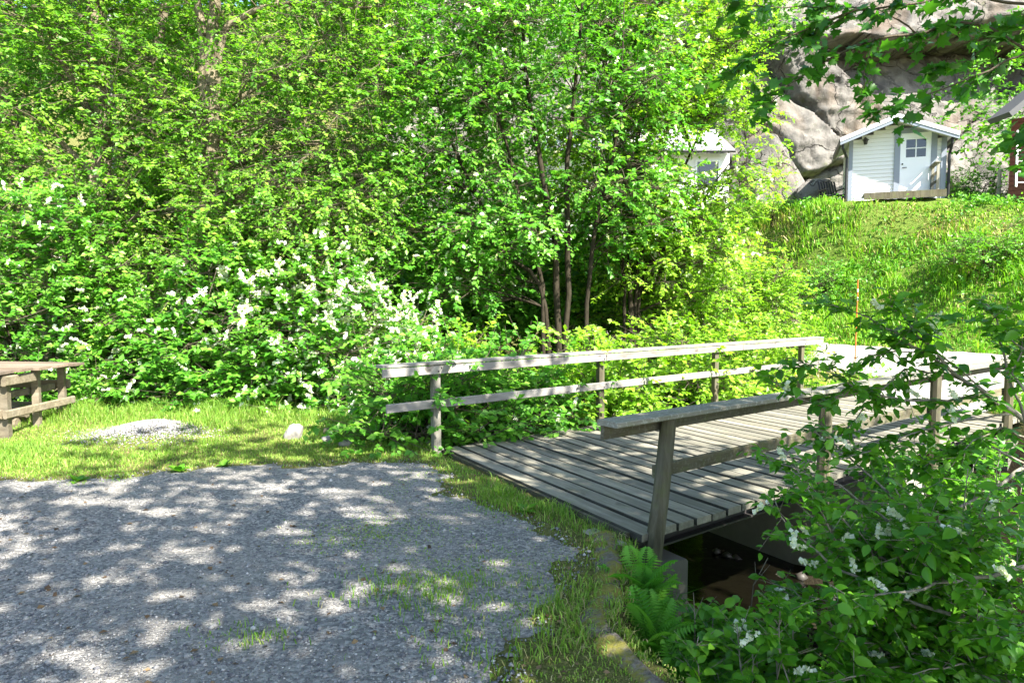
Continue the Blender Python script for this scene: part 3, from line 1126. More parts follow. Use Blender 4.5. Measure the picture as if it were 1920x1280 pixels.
for (a_, b_) in wins:
    mb = MB()
    for (p, q, r_, s_) in ((a_, a_ + 0.07, wz0, wz1), (b_ - 0.07, b_, wz0, wz1), (a_ + 0.07, b_ - 0.07, wz0, wz0 + 0.07), (a_ + 0.07, b_ - 0.07, wz1 - 0.07, wz1)):
        mb.frame_box((0, HY, 0), (1, 0, 0), (0, 1, 0), EZ, p, q, -0.03, 0.05, r_, s_)
    w_ = mb.build('window', M['door_white'], house)
    mb = MB()
    mb.frame_box((0, HY, 0), (1, 0, 0), (0, 1, 0), EZ, a_ + 0.07, b_ - 0.07, 0.03, 0.04, wz0 + 0.07, wz1 - 0.07)
    mb.build('pane', M['glass'], w_)
mb = MB()
re_ = at(1378, 281, HY - 0.5)
rt_ = at(1372, 243, HY + 2.2)
vs_ = [(x0 - 0.3, HY - 0.5, re_.z), (re_.x, HY - 0.5, re_.z), (re_.x, HY + 2.2, rt_.z), (x0 - 0.3, HY + 2.2, rt_.z), (re_.x, HY + 4.6, re_.z), (x0 - 0.3, HY + 4.6, re_.z)]
vs_ += [(a_, b_, c_ - 0.07) for a_, b_, c_ in vs_]
mb.add(vs_, [(0, 1, 2, 3), (3, 2, 4, 5), (9, 8, 7, 6), (11, 10, 8, 9), (0, 6, 7, 1), (1, 7, 8, 2), (2, 8, 10, 4), (4, 10, 11, 5), (5, 11, 9, 3), (3, 9, 6, 0)])
rf = mb.build('roof', M['roof_sheet'], house)
k = 0
x = x0
while x < re_.x:
    mb = MB()
    mb.beam((x, HY - 0.49, re_.z + 0.012), (x, HY + 2.19, rt_.z + 0.012), 0.03, 0.05)
    mb.build('roof_seam', M['roof_sheet'], rf)
    x += 0.55
mb = MB(); mb.tube([(x0, HY - 0.57, re_.z - 0.06), (re_.x, HY - 0.57, re_.z - 0.06)], 0.05, 8); mb.build('gutter', M['black_trim'], rf)

# ------------------------------------------------------------------ red house at the right edge with a white ladder
RY = 20.5
rh = empty('red_house', (at(1920, 350, RY).x, RY, at(1920, 350, RY).z), 'dark red wooden house with overhanging roof at the right edge', 'house')
rx = at(1893, 300, RY).x
rz0 = at(1893, 352, RY).z - 0.8
n = 0
for k in range(30):
    mb = MB()
    z0 = rz0 + k * 0.14
    if z0 > at(1900, 225, RY).z: break
    mb.frame_box((rx, RY, 0), Vector((0.62, -0.785, 0)), Vector((0.785, 0.62, 0)), EZ, 0, 5, 0, 0.1, z0, z0 + 0.13)
    mb.build('clapboard', M['red_paint'], rh)
mb = MB()
mb.frame_box((rx, RY, 0), Vector((0.62, -0.785, 0)), Vector((0.785, 0.62, 0)), EZ, 0.02, 5, 0.101, 4.0, rz0, at(1900, 225, RY).z)
mb.build('wall', M['red_paint'], rh)
mb = MB()
e0 = at(1874, 222, RY - 0.4); e1 = at(1925, 180, RY - 0.4)
dd = (e1 - e0)
mb.beam(e0, e0 + dd * 4, 0.9, 0.16, up=(0, 0, 1))
mb.build('roof', M['roof_felt'], rh)
lad = empty('ladder', at(1905, 350, RY - 0.3), 'white ladder leaning against the red house', 'ladder')
for px_ in (1908, 1938):
    mb = MB(); mb.beam(at(px_ - 3, 350, RY - 0.75), at(px_, 245, RY - 0.45), 0.05, 0.03, up=(0, 1, 0)); mb.build('stile', M['white_paint'], lad)
for k in range(5):
    y_ = 262 + k * 20
    mb = MB(); mb.beam(at(1906, y_, RY - 0.56), at(1938, y_, RY - 0.56), 0.03, 0.03); mb.build('rung', M['white_paint'], lad)
pp = at(1873, 356, 21.0)
mb = MB(); mb.tube([(pp.x, pp.y, hz(pp.x, pp.y) - 0.2), (pp.x, pp.y, at(1875, 318, 21.0).z)], [0.06, 0.05], 8)
tag(mb.build('fence_post', M['post_pale']), 'bare pale wooden post on the bank left of the red house', 'post')

# ------------------------------------------------------------------ rock face behind the shed
m, nt, out = newmat('granite')
t = NT(nt)
v = t.coord()
n1 = t.noise(t.coord((1, 1, 0.35), rot=(0, 0.25, 0)), 0.75, 6, 0.6, 0.6)
n2 = t.noise(v, 5, 7, 0.7)
n3 = t.noise(v, 35, 4, 0.7)
c = t.ramp(n1, [(0.30, (0.075, 0.07, 0.064)), (0.44, (0.17, 0.158, 0.142)), (0.56, (0.26, 0.238, 0.21)), (0.72, (0.36, 0.325, 0.285))])
c = t.mix(t.math('MULTIPLY', n2, 0.6), c, (0.11, 0.105, 0.10))
# dark water streaks running down the face
st = t.ramp(t.noise(t.coord((1, 1, 0.10)), 1.8, 5, 0.65), [(0.52, (0, 0, 0)), (0.66, (1, 1, 1))])
c = t.mix(t.math('MULTIPLY', st, 0.8), c, (0.06, 0.055, 0.05))
rust = t.ramp(t.noise(t.coord((1, 1, 0.5)), 0.42, 4), [(0.56, (0, 0, 0)), (0.68, (1, 1, 1))])
c = t.mix(t.math('MULTIPLY', rust, 0.3), c, (0.20, 0.12, 0.06))
li = t.ramp(t.noise(v, 3.5, 6, 0.75), [(0.60, (0, 0, 0)), (0.66, (1, 1, 1))])
c = t.mix(t.math('MULTIPLY', li, 0.55), c, (0.36, 0.37, 0.30))
mo = t.ramp(t.noise(v, 0.9, 6, 0.7), [(0.60, (0, 0, 0)), (0.70, (1, 1, 1))])
c = t.mix(t.math('MULTIPLY', mo, 0.6), c, (0.09, 0.11, 0.025))
cw = t.n("ShaderNodeVectorMath", operation='ADD')
nzc = t.n("ShaderNodeTexNoise"); nzc.inputs['Scale'].default_value = 1.6; nzc.inputs['Detail'].default_value = 5
t.l(v, nzc.inputs['Vector'])
t.l(t.coord((1, 1, 0.7), rot=(0.2, 0.5, 0)), cw.inputs[0]); t.l(nzc.outputs['Color'], cw.inputs[1])
vc = t.n("ShaderNodeTexVoronoi"); vc.feature = 'DISTANCE_TO_EDGE'; vc.inputs['Scale'].default_value = 0.42
t.l(cw.outputs[0], vc.inputs['Vector'])
crk = t.ramp(vc.outputs['Distance'], [(0.0, (0, 0, 0)), (0.014, (1, 1, 1))])
c = t.mix(t.math('MULTIPLY', t.math('SUBTRACT', 1.0, crk), t.math('MULTIPLY', n1, 1.3, True)), c, (0.05, 0.045, 0.042))
hh_ = t.math('ADD', t.math('ADD', n2, t.math('MULTIPLY', n3, 0.5)), t.math('MULTIPLY', crk, 1.2))
t.princ(out, c, 0.93, t.bump(hh_, 1.0, 0.09), 0.12)
M['granite'] = m


def build_cliff():
    nu, nv = 340, 180
    u = np.linspace(0, 1, nu)
    v_ = np.linspace(0, 1, nv)
    Ug, Vg = np.meshgrid(u, v_)
    X = -6 + Ug * 38
    basey = 30.5 - 0.16 * (X - 6) + 1.2 * (fbm(X * 0.16, X * 0.0 + 2) - 0.5)
    Zb = 3.0 + Vg * 17
    # rounded profile leaning back with height
    back = 1.0 * Vg + 6.5 * np.clip(Vg - 0.28, 0, 1) ** 1.6
    rs = np.random.RandomState(8)
    # blocky facets: nearest seed decides plane offset and tilt
    S = np.stack([rs.uniform(-6, 32, 22), rs.uniform(2, 20, 22)], 1)
    off = rs.uniform(-0.8, 0.8, 22)
    tx, tz = rs.uniform(-0.30, 0.30, 22), rs.uniform(-0.25, 0.35, 22)
    wx = X + 0.9 * (fbm(X * 0.5, Zb * 0.5, 1.0) - 0.5) + 0.35 * Zb
    wz = Zb + 0.9 * (fbm(X * 0.5, Zb * 0.5, 6.0) - 0.5)
    S[:, 0] += 0.35 * S[:, 1]
    d2 = (wx[..., None] - S[:, 0]) ** 2 + (1.4 * (wz[..., None] - S[:, 1])) ** 2
    idx = d2.argmin(-1)
    ds = np.sort(np.sqrt(d2), -1)
    crack = np.exp(-((ds[..., 1] - ds[..., 0]) / 0.16) ** 2)
    Y = basey + back + off[idx] + tx[idx] * (wx - S[idx, 0]) + tz[idx] * (wz - S[idx, 1]) + 0.45 * crack
    Y = Y + 0.55 * (fbm(X * 0.35, Zb * 0.35, 2.0) - 0.5) + 0.22 * (fbm((X + 0.8 * Zb) * 4.5, (Zb - 0.5 * X) * 1.1, 4.0, 5) - 0.5) + 0.75 * np.abs(fbm(X * 1.0 + 0.5 * Zb, Zb * 1.5, 9.0, 6) - 0.5)
    P = np.stack([X, Y, Zb], -1)
    i = np.arange(nv - 1)[:, None] * nu + np.arange(nu - 1)[None, :]
    F = np.stack([i, i + 1, i + 1 + nu, i + nu], -1).reshape(-1, 4)
    me = np_mesh('rock_face', P.reshape(-1, 3), F, M['granite'])
    o = link('rock_face', me)
    tag(o, kind='structure')


build_cliff()
cl = at(1610, 365, 25.2)
for i, (px_, py_, Y_, d_) in enumerate(((1440, 335, 26.6, (3.0, 2.4, 3.0)), (1520, 362, 26.0, (1.9, 1.6, 1.1)))):
    p = at(px_, py_, Y_)
    me = rock_mesh('boulder', M['granite'], d_, 300 + i, 5, 0.10, 14)
    b_ = put('boulder', me, (p.x, p.y, p.z), 0.4 * i)
    tag(b_, ('large grey boulder leaning at the foot of the rock face beside the white house', 'low rounded boulder left of the shed behind the garden chair')[i], 'boulder')

# ------------------------------------------------------------------ small things on the verge
# timber log bin at the left edge
woodmat('log_wood', [(0.28, (0.07, 0.055, 0.038)), (0.5, (0.16, 0.135, 0.097)), (0.75, (0.28, 0.245, 0.19))], (8, 1, 1), moss=0.1)
bp = gnd(12, 825)
bin_ = empty('log_bin', (bp.x, bp.y, hz(bp.x, bp.y)), 'low wooden log bin with plank lid at the left edge', 'log bin')
gz = hz(bp.x, bp.y)
bx, by = bp.x, bp.y
for (dx, dy, h, r_) in ((0.0, 0.0, 0.80, 0.05), (0.0, 0.55, 0.76, 0.04), (0.0, 1.05, 0.74, 0.04), (-1.5, 0.1, 0.8, 0.055), (-1.4, 1.0, 0.74, 0.05)):
    mb = MB(); zz = hz(bx + dx, by + dy); mb.box((bx + dx, by + dy, zz + h / 2 - 0.06), (r_ * 2, r_ * 1.8, h + 0.12), rz=0.2); mb.build('post', M['log_wood'], bin_)
for (z, a_, b_, r_) in ((0.70, (-1.6, -0.08), (0.02, -0.075), 0.06), (0.30, (-1.6, -0.08), (0.02, -0.075), 0.055), (0.52, (-1.6, 1.12), (0.06, 1.12), 0.055), (0.22, (-1.5, 1.12), (0.06, 1.12), 0.055)):
    mb = MB(); mb.beam((bx + a_[0], by + a_[1], gz + z), (bx + b_[0], by + b_[1], gz + z), r_ * 0.9, r_ * 2, bev=0.01); mb.build('rail', M['log_wood'], bin_)
for (z, a_, b_, r_) in ((0.70, (0.085, -0.12), (0.085, 0.40), 0.06), (0.30, (0.085, -0.12), (0.085, 1.15), 0.05), (0.50, (-0.08, 0.06), (-0.08, 1.0), 0.045)):
    mb = MB(); mb.beam((bx + a_[0], by + a_[1], gz + z), (bx + b_[0], by + b_[1], gz + z), r_, r_ * 2, bev=0.012); mb.build('rail', M['log_wood'], bin_)
woodmat('lid_wood', [(0.28, (0.08, 0.055, 0.04)), (0.5, (0.18, 0.135, 0.105)), (0.75, (0.28, 0.225, 0.18))], (8, 1, 1), moss=0.05)
for k in range(5):
    mb = MB(); y_ = by - 0.14 + k * 0.26; mb.beam((bx - 1.7, y_, gz + 0.81 + 0.006 * k), (bx + 0.10 + 0.05 * k, y_ + 0.06, gz + 0.80 + 0.006 * (k % 2)), 0.245, 0.03); mb.build('lid_board', M['lid_wood'], bin_)
# logs lying in it
for i, (x_, y_, z_, L_) in enumerate(((-0.62, 0.35, 0.36, 0.85), (-0.55, 0.55, 0.36, 0.7), (-0.5, 0.42, 0.50, 0.75))):
    mb = MB(); zz = gz + z_ - 0.28; mb.tube([(bx + x_ - L_ / 2, by + y_, zz), (bx + x_ + L_ / 2, by + y_ + 0.12, zz + 0.01)], 0.075, 9)
    o = mb.build('split_log', M['log_wood']); tag(o, ('front log lying on the ground inside the log bin', 'rear log lying on the ground inside the log bin', 'uppermost log resting on the others inside the log bin')[i], 'log')

plainmat('pale_stone', (0.36, 0.335, 0.30), 0.9, 0, 0.2, 9.0, 0.6, 0.6)
sp_ = gnd(552, 826)
o = put('stone', rock_mesh('stone', M['pale_stone'], (0.24, 0.20, 0.26), 66, 4, 0.25, 22), (sp_.x, sp_.y, hz(sp_.x, sp_.y) + 0.07), 0.3)
tag(o, 'pale pointed stone standing in the grass verge left of the bridge', 'stone')
for i, (px_, py_, d_) in enumerate(((648, 836, (0.16, 0.12, 0.10)), (615, 829, (0.14, 0.11, 0.09)), (806, 829, (0.13, 0.1, 0.06)))):
    q = gnd(px_, py_)
    o = put('stone', rock_mesh('stone', M['pale_stone'], d_, 51 + i, 2, 0.25), (q.x, q.y, hz(q.x, q.y) + 0.02), 0.5 * i)
    tag(o, ('small reddish stone in front of the old plank on the verge', 'small flat stone left of the old plank on the verge', 'flat white stone in the grass at the far bridge corner')[i], 'stone')
q = gnd(630, 826)
mb = MB(); zz = hz(q.x, q.y + 0.1); mb.box((q.x, q.y + 0.1, zz + 0.05), (0.34, 0.05, 0.13), rz=0.05, bev=0.008)
tag(mb.build('old_plank', M['post_wood']), 'short dark plank on edge in the verge grass', 'plank')

# snow stake by the road
st_b = gnd(1603, 688, 0.15)
stake = empty('snow_stake', (st_b.x, st_b.y, hz(st_b.x, st_b.y)), 'thin orange snow stake standing at the roadside', 'stake')
zt = at(1604, 524, st_b.y).z
zb_ = hz(st_b.x, st_b.y)
mb = MB(); mb.tube([(st_b.x, st_b.y, zb_ - 0.1), (st_b.x + 0.01, st_b.y, zt)], [0.013, 0.011], 8); mb.build('rod', M['orange'], stake)
for q_ in (0.75, 0.85):
    mb = MB(); z_ = zb_ + (zt - zb_) * q_; mb.tube([(st_b.x + 0.008, st_b.y, z_), (st_b.x + 0.008, st_b.y, z_ + 0.07)], 0.0145, 8); mb.build('reflector', M['white_paint'], stake)
# letter box with a post across the road
lb = at(1481, 606, 17.5)
lz = hz(lb.x, lb.y)
box_ = empty('letter_box', (lb.x, lb.y, lz), 'small dark roofed letter box on a stand across the bridge', 'letter box')
zt = at(1481, 592, lb.y).z
mb = MB(); mb.box((lb.x, lb.y, zt - 0.14), (0.42, 0.3, 0.24)); mb.build('body', M['post_wood'], box_)
mb = MB()
mb.add([(lb.x - 0.27, lb.y - 0.2, zt - 0.02), (lb.x + 0.27, lb.y - 0.2, zt - 0.02), (lb.x + 0.27, lb.y + 0.2, zt - 0.02), (lb.x - 0.27, lb.y + 0.2, zt - 0.02), (lb.x - 0.27, lb.y, zt + 0.07), (lb.x + 0.27, lb.y, zt + 0.07)],
       [(0, 1, 5, 4), (2, 3, 4, 5), (3, 2, 1, 0), (0, 4, 3), (1, 2, 5)])
mb.build('roof', M['black_trim'], box_)
mb = MB(); mb.box((lb.x, lb.y + 0.05, (lz + zt - 0.26) / 2 - 0.05), (0.09, 0.09, zt - 0.26 - lz + 0.1)); mb.build('post', M['post_pale'], box_)
q = at(1451, 606, 17.3)
zt = at(1451, 583, 17.3).z; z_ = hz(q.x, q.y)
mb = MB(); mb.box((q.x, q.y, (zt + z_) / 2 - 0.05), (0.12, 0.12, zt - z_ + 0.1), bev=0.012)
tag(mb.build('gate_post', M['post_pale']), 'square grey wooden post left of the letter box', 'post')

# ------------------------------------------------------------------ vegetation tools
def nrm(a):
    return a / (np.linalg.norm(a, axis=-1, keepdims=True) + 1e-9)


# leaf templates: x across, y along, z up; unit length
T2_V = np.array([(0, 0, 0), (-0.34, 0.45, 0.10), (0, 1.0, -0.06), (0.34, 0.45, 0.10)], float)
T2_F = np.array([(0, 2, 1), (0, 3, 2)])


def ovate(n=4, w=0.30, fold=0.10, curl=0.18):
    ys = np.linspace(0, 1, n + 2)
    V = [(0, 0, 0)]
    rows = []
    for y in ys[1:-1]:
        ww = w * (math.sin(math.pi * y ** 0.85) ** 0.8)
        zc = -curl * y * y
        k = len(V)
        V += [(-ww, y, zc + fold * ww / w), (0, y, zc), (ww, y, zc + fold * ww / w)]
        rows.append(k)
    V.append((0, 1.0, -curl - 0.02))
    tip = len(V) - 1
    F = [(0, rows[0] + 1, rows[0]), (0, rows[0] + 2, rows[0] + 1)]
    for a, b in zip(rows[:-1], rows[1:]):
        F += [(a, a + 1, b + 1), (a, b + 1, b), (a + 1, a + 2, b + 2), (a + 1, b + 2, b + 1)]
    k = rows[-1]
    F += [(k, k + 1, tip), (k + 1, k + 2, tip)]
    return np.array(V, float), np.array(F)


T6_V, T6_F = ovate(2)
T14_V, T14_F = ovate(4, 0.31)
# five-lobed leaf
_ml = [(0, 0), (0.12, 0.02), (0.34, -0.04), (0.30, 0.14), (0.52, 0.28), (0.33, 0.38), (0.36, 0.62), (0.17, 0.58), (0.0, 1.0)]
_o = _ml + [(-x, y) for x, y in _ml[-2:0:-1]]
MAP_V = np.array([(0, 0.32, -0.02)] + [(x, y, 0.10 * abs(x) - 0.16 * y * y + (0.0)) for x, y in _o], float)
MAP_F = np.array([(0, i + 1, (i + 1) % len(_o) + 1) for i in range(len(_o))])


def place_leaves(pos, d, nn, size, TV, TF):
    """returns V,F,leaf index per vertex"""
    d = nrm(d)
    x = nrm(np.cross(d, nn))
    n = np.cross(x, d)
    N, k = len(pos), len(TV)
    V = pos[:, None, :] + size[:, None, None] * (x[:, None, :] * TV[None, :, 0:1] + d[:, None, :] * TV[None, :, 1:2] + n[:, None, :] * TV[None, :, 2:3])
    F = (TF[None] + (np.arange(N) * k)[:, None, None]).reshape(-1, TF.shape[1])
    return V.reshape(-1, 3), F


def spray_leaves(P, D, L, k, size, rs, droop=0.25, up=0.9, face=None):
    """k leaves set alternately along each little twig P -> P+D*L"""
    N = len(P)
    D = nrm(D)
    upv = np.array([0, 0, 1.0])
    side = nrm(np.cross(D, upv) + 1e-3)
    t = (np.arange(k) + 0.6) / k
    tt = t[None, :] + rs.uniform(-0.3, 0.3, (N, k)) / k
    pos = P[:, None] + D[:, None] * (L[:, None, None] * tt[..., None])
    pos[..., 2] -= droop * L[:, None] * tt ** 2
    sg = np.where((np.arange(k) % 2) == 0, 1.0, -1.0)[None, :, None]
    ld = D[:, None] * 0.55 + side[:, None] * sg * 0.95 + rs.normal(0, 0.38, (N, k, 3)) + np.array([0, 0, -0.22])
    ln = upv * up + rs.normal(0, 0.42, (N, k, 3)) + nrm(np.cross(side, D))[:, None] * 0.2
    if face is not None: ln = ln + np.array(face)
    sz = size * rs.uniform(0.5, 1.25, (N, k))
    return pos.reshape(-1, 3), ld.reshape(-1, 3), ln.reshape(-1, 3), sz.ravel()


def twigs_mesh(P, Q, r0, r1):
    """three-sided straight twigs"""
    d = nrm(Q - P)
    ref = np.where(np.abs(d[:, 2:3]) > 0.9, np.array([[1.0, 0, 0]]), np.array([[0, 0, 1.0]]))
    u = nrm(np.cross(d, ref))
    w = np.cross(d, u)
    N = len(P)
    V = np.zeros((N, 6, 3))
    for k in range(3):
        a = 2 * math.pi * k / 3
        o = u * math.cos(a) + w * math.sin(a)
        V[:, k] = P + o * np.reshape(r0, (-1, 1))
        V[:, 3 + k] = Q + o * np.reshape(r1, (-1, 1))
    f = np.array([(0, 1, 4), (0, 4, 3), (1, 2, 5), (1, 5, 4), (2, 0, 3), (2, 3, 5)])
    F = (f[None] + (np.arange(N) * 6)[:, None, None]).reshape(-1, 3)
    return V.reshape(-1, 3), F


def join(parts):
    """parts: list of (V, F, material index, tint per vertex)"""
    Vs, Fs, Ms, Ts = [], [], [], []
    b = 0
    for V, F, mi, ti in parts:
        Vs.append(V); Fs.append(F + b); Ms.append(np.full(len(F), mi)); Ts.append(ti)
        b += len(V)
    return np.concatenate(Vs), np.concatenate(Fs), np.concatenate(Ms), np.concatenate(Ts)


def raceme_parts(P, D, L, rs, nfl=9, fs=0.016):
    """white flower spikes: florets as small crossed petals round each axis"""
    N = len(P)
    D = nrm(D)
    t = (np.arange(nfl) + 0.5) / nfl
    ref = nrm(rs.normal(0, 1, (N, nfl, 3)))
    rad = (0.9 - 0.55 * t)[None, :, None] * 0.018
    pos = P[:, None] + D[:, None] * (L[:, None, None] * t[None, :, None]) + ref * rad
    d = nrm(ref + 0.4 * rs.normal(0, 1, (N, nfl, 3)))
    n = nrm(rs.normal(0, 1, (N, nfl, 3)))
    TV = np.array([(-0.55, -0.5, 0), (0.55, -0.5, 0.1), (0.6, 0.6, 0), (-0.6, 0.55, 0.15)])
    TF = np.array([(0, 1, 2), (0, 2, 3)])
    sz = (fs * rs.uniform(0.8, 1.5, (N, nfl))).ravel()
    V, F = place_leaves(pos.reshape(-1, 3), d.reshape(-1, 3), n.reshape(-1, 3), sz, TV, TF)
    return V, F, 0, np.repeat(rs.rand(N * nfl), 4)


def curve(a, b, bend, n=6):
    a, b = np.array(a, float), np.array(b, float)
    mid = (a + b) / 2 + np.array(bend)
    t = np.linspace(0, 1, n)[:, None]
    return (1 - t) ** 2 * a + 2 * t * (1 - t) * mid + t * t * b


def in_view_weight(c):
    return c


def make_tree(name, label, cat, group, base, stems, clumps, leaf, bark, size, seed, n_spray=14, k_leaf=11, clump_r=0.42, spray_l=0.30,
              flowers=0.0, flower_len=0.12, avoid=None, tpl=(T2_V, T2_F), limb_r=0.015, twig_r=0.004, out_from=None, up=0.9, fl_n=11, fl_s=0.026):
    """stems: list of (points, radii); clumps (n,3) centres of leaf clumps, each joined to the nearest stem by a limb"""
    rs = np.random.RandomState(seed)
    root = empty(name, base, label, cat, group)
    mb = MB()
    sp_, sr_ = [], []
    for pts, rad in stems:
        pts = np.array(pts, float)
        n = 14
        ti = np.linspace(0, len(pts) - 1, n)
        P = np.stack([np.interp(ti, np.arange(len(pts)), pts[:, k]) for k in range(3)], 1)
        rr = np.interp(ti, np.arange(len(rad)), rad)
        P[1:-1] += rs.normal(0, 0.25, (n - 2, 3)) * rr[1:-1, None] * np.array([1, 1, 0.3])
        mb.tube([tuple(p) for p in P], list(rr), 9)
        sp_.append(P); sr_.append(rr)
    SPt, SR = np.concatenate(sp_), np.concatenate(sr_)
    clumps = np.array(clumps, float)
    limbs = []
    for c in clumps:
        d = np.linalg.norm(SPt - c, axis=1) + 1.2 * np.clip(SPt[:, 2] - c[2] + 0.3, 0, 9)
        i = int(d.argmin())
        a = SPt[i]
        Ld = np.linalg.norm(c - a)
        cv = curve(a, c, (rs.normal(0, 0.06) * Ld, rs.normal(0, 0.06) * Ld, 0.10 * Ld), 6)
        r0 = min(SR[i] * 0.6, limb_r * (0.5 + 0.35 * Ld))
        mb.tube([tuple(p) for p in cv], list(np.linspace(r0, 0.005, 6)), 5, caps=False)
        limbs.append(cv)
    mb.build('trunk', M[bark], root, smooth=True)
    # sprays of leaves around the outer limb and the clump
    cen = np.array(out_from if out_from is not None else clumps.mean(0))
    C = np.repeat(np.arange(len(clumps)), n_spray)
    N = len(C)
    g = rs.normal(0, 1, (N, 3)) * np.array([1, 1, 0.7]) * clump_r * rs.uniform(0.6, 1.25, (N, 1)) * 0.62
    P = clumps[C] + g
    w = rs.rand(N)
    LB = np.array(limbs)
    ls = LB[C, 3] * (1 - w[:, None]) + LB[C, 5] * w[:, None]
    anchor = np.where(rs.rand(N, 1) < 0.5, ls, clumps[C])
    D = 0.9 * nrm(g) + 0.5 * nrm(clumps[C] - cen) + rs.normal(0, 0.4, (N, 3)) + np.array([0, 0, 0.12])
    if avoid is not None:
        ok = ~avoid(P)
        P, D, C, anchor = P[ok], D[ok], C[ok], anchor[ok]
        N = len(P)
    L = spray_l * rs.uniform(0.6, 1.3, N)
    ct = rs.uniform(-0.24, 0.24, len(clumps))
    lt = np.repeat(ct[C], k_leaf)
    # foliage at the edge of a wood turns to the open, light side
    pos, ld, ln, sz = spray_leaves(P, D, L, k_leaf, size, rs, up=up, face=(0.30, -0.62, 0.1))
    if avoid is not None:
        ok = ~avoid(pos)
        pos, ld, ln, sz, lt = pos[ok], ld[ok], ln[ok], sz[ok], lt[ok]
    V, F = place_leaves(pos, ld, ln, sz, *tpl)
    tint = np.clip(rs.normal(0.5, 0.2, len(pos)) + lt, 0, 1)
    parts = [(V, F, 0, np.repeat(tint, len(tpl[0])))]
    TP, TQ = P, P + nrm(D) * L[:, None]
    V, F = twigs_mesh(TP, TQ, twig_r, twig_r * 0.4)
    parts.append((V, F, 1, np.zeros(len(V))))
    sdv = nrm(np.cross(P - anchor, np.array([0.1, 0.9, 0.3]))) * twig_r * 1.3
    V = np.stack([anchor - sdv, anchor + sdv, P + sdv * 0.7, P - sdv * 0.7], 1).reshape(-1, 3)
    F = (np.array([(0, 1, 2), (0, 2, 3)])[None] + (np.arange(N) * 4)[:, None, None]).reshape(-1, 3)
    parts.append((V, F, 1, np.zeros(len(V))))
    V, F, mi, ti = join(parts)
    cr = link('crown', np_mesh('crown', V, F, [M[leaf], M['bark_twig']], mi, attrs={'tint': ti}), root)
    if flowers > 0:
        # blossom comes in bunches: some clumps carry much of it
        wt = rs.rand(len(clumps)) ** 5 + 0.015
        pr = wt[C] / wt[C].sum()
        nf = int(flowers)
        i = rs.choice(N, nf, p=pr)
        FP_ = P[i] + nrm(D[i]) * (L[i] * rs.uniform(0.3, 1.1, nf))[:, None] + np.array([0, 0, 0.03])
        FD = nrm(D[i]) * 0.6 + rs.normal(0, 0.5, (nf, 3)) + np.array([0, 0, -0.2])
        V, F, mi, ti = raceme_parts(FP_, FD, flower_len * rs.uniform(0.7, 1.2, nf), rs, fl_n, fl_s)
        ob = link('blossom', np_mesh('blossom', V, F, M['petal'], attrs={'tint': ti}), root)
        ob['kind'] = 'stuff'
    return root


def ellipsoid(n, c, r, seed, zmin=None, hollow=0.35, ymax=None):
    rs = np.random.RandomState(seed)
    d = nrm(rs.normal(0, 1, (n * 3, 3)))
    rad = (hollow ** 3 + (1 - hollow ** 3) * rs.rand(n * 3)) ** (1 / 3)
    P = np.array(c) + d * rad[:, None] * np.array(r)
    if zmin is not None:
        P = P[P[:, 2] > zmin]
    return P[:n]


def pixbox(n, px0, px1, py0, py1, Y0, Y1, seed):
    """leaf clump centres filling the volume seen between two pixel columns/rows and two distances"""
    rs = np.random.RandomState(seed)
    o = []
    for i in range(n):
        p = at(rs.uniform(px0, px1), rs.uniform(py0, py1), rs.uniform(Y0, Y1))
        o.append((p.x, p.y, p.z))
    return np.array(o)


def over_deck(P):
    """true inside the clear passage of the bridge"""
    s = (P[:, 0] - A.x) * NU.x + (P[:, 1] - A.y) * NU.y
    far = (P[:, 0] - A.x) * EN.x + (P[:, 1] - A.y) * EN.y
    return (s > -3.5) & (s < 11) & (far > 0.22) & (far < DW + 6)


def front_of_verge(P):
    return (P[:, 1] < 9.2 - 0.12 * np.abs(P[:, 0]) * 0) | over_deck(P)


def shrub_stems(base, n, spread, h, r, seed):
    rs = np.random.RandomState(seed)
    o = []
    b = np.array(base)
    for i in range(n):
        a = rs.uniform(0, 2 * math.pi)
        q = spread * rs.uniform(0.4, 1.0)
        top = b + np.array([math.cos(a) * q, math.sin(a) * q, h * rs.uniform(0.7, 1.0)])
        mid = b * 0.5 + top * 0.5 + np.array([math.cos(a), math.sin(a), 0]) * q * -0.12
        st = b + np.array([math.cos(a), math.sin(a), 0]) * 0.08
        o.append(([st, mid, top], [r, r * 0.7, r * 0.25]))
    return o


# ------------------------------------------------------------------ shrubs along the verge and the bridge
G1 = 'bird cherry shrubs along the verge'
VERGE = [
    # x, y, height, rx, leaf, flowers, label
    (-7.6, 10.9, 4.7, 1.5, 'leaf_cherry', 220, 'bird cherry shrub above the log bin with few white spikes at the left edge'),
    (-5.7, 11.0, 3.3, 1.4, 'leaf_cherry', 380, 'green bird cherry shrub behind the gravel heap'),
    (-4.4, 10.8, 4.4, 1.15, 'leaf_cherry', 380, 'green bird cherry shrub between the gravel heap and the blossoming one'),
    (-2.7, 10.7, 4.1, 1.5, 'leaf_cherry', 2400, 'bird cherry shrub covered in white blossom left of the bridge'),
    (-1.0, 10.9, 2.9, 1.0, 'leaf_young', 60, 'yellow-green young shrub behind the left end of the far handrail'),
]
for i, (x, y, h, rx_, lf, fl, lab) in enumerate(VERGE):
    g = hz(x, y)
    n = 115
    cl_ = ellipsoid(n, (x, y, g + h * 0.50), (rx_, 1.25, h * 0.54), 20 + i, g + 0.15, 0.45)
    make_tree('cherry_shrub', lab, 'shrub', G1, (x, y, g), shrub_stems((x, y, g - 0.1), 6, rx_ * 0.6, h * 0.85, 0.035, 30 + i), cl_, lf, 'bark_dark', 0.097, 40 + i,
              n_spray=16, k_leaf=11, clump_r=0.42, flowers=fl, avoid=front_of_verge, tpl=(T6_V, T6_F) if i < 0 else (T2_V, T2_F), out_from=(x, y + 0.6, g + h * 0.4))
G2 = 'low shrubs pressing against the far handrail'
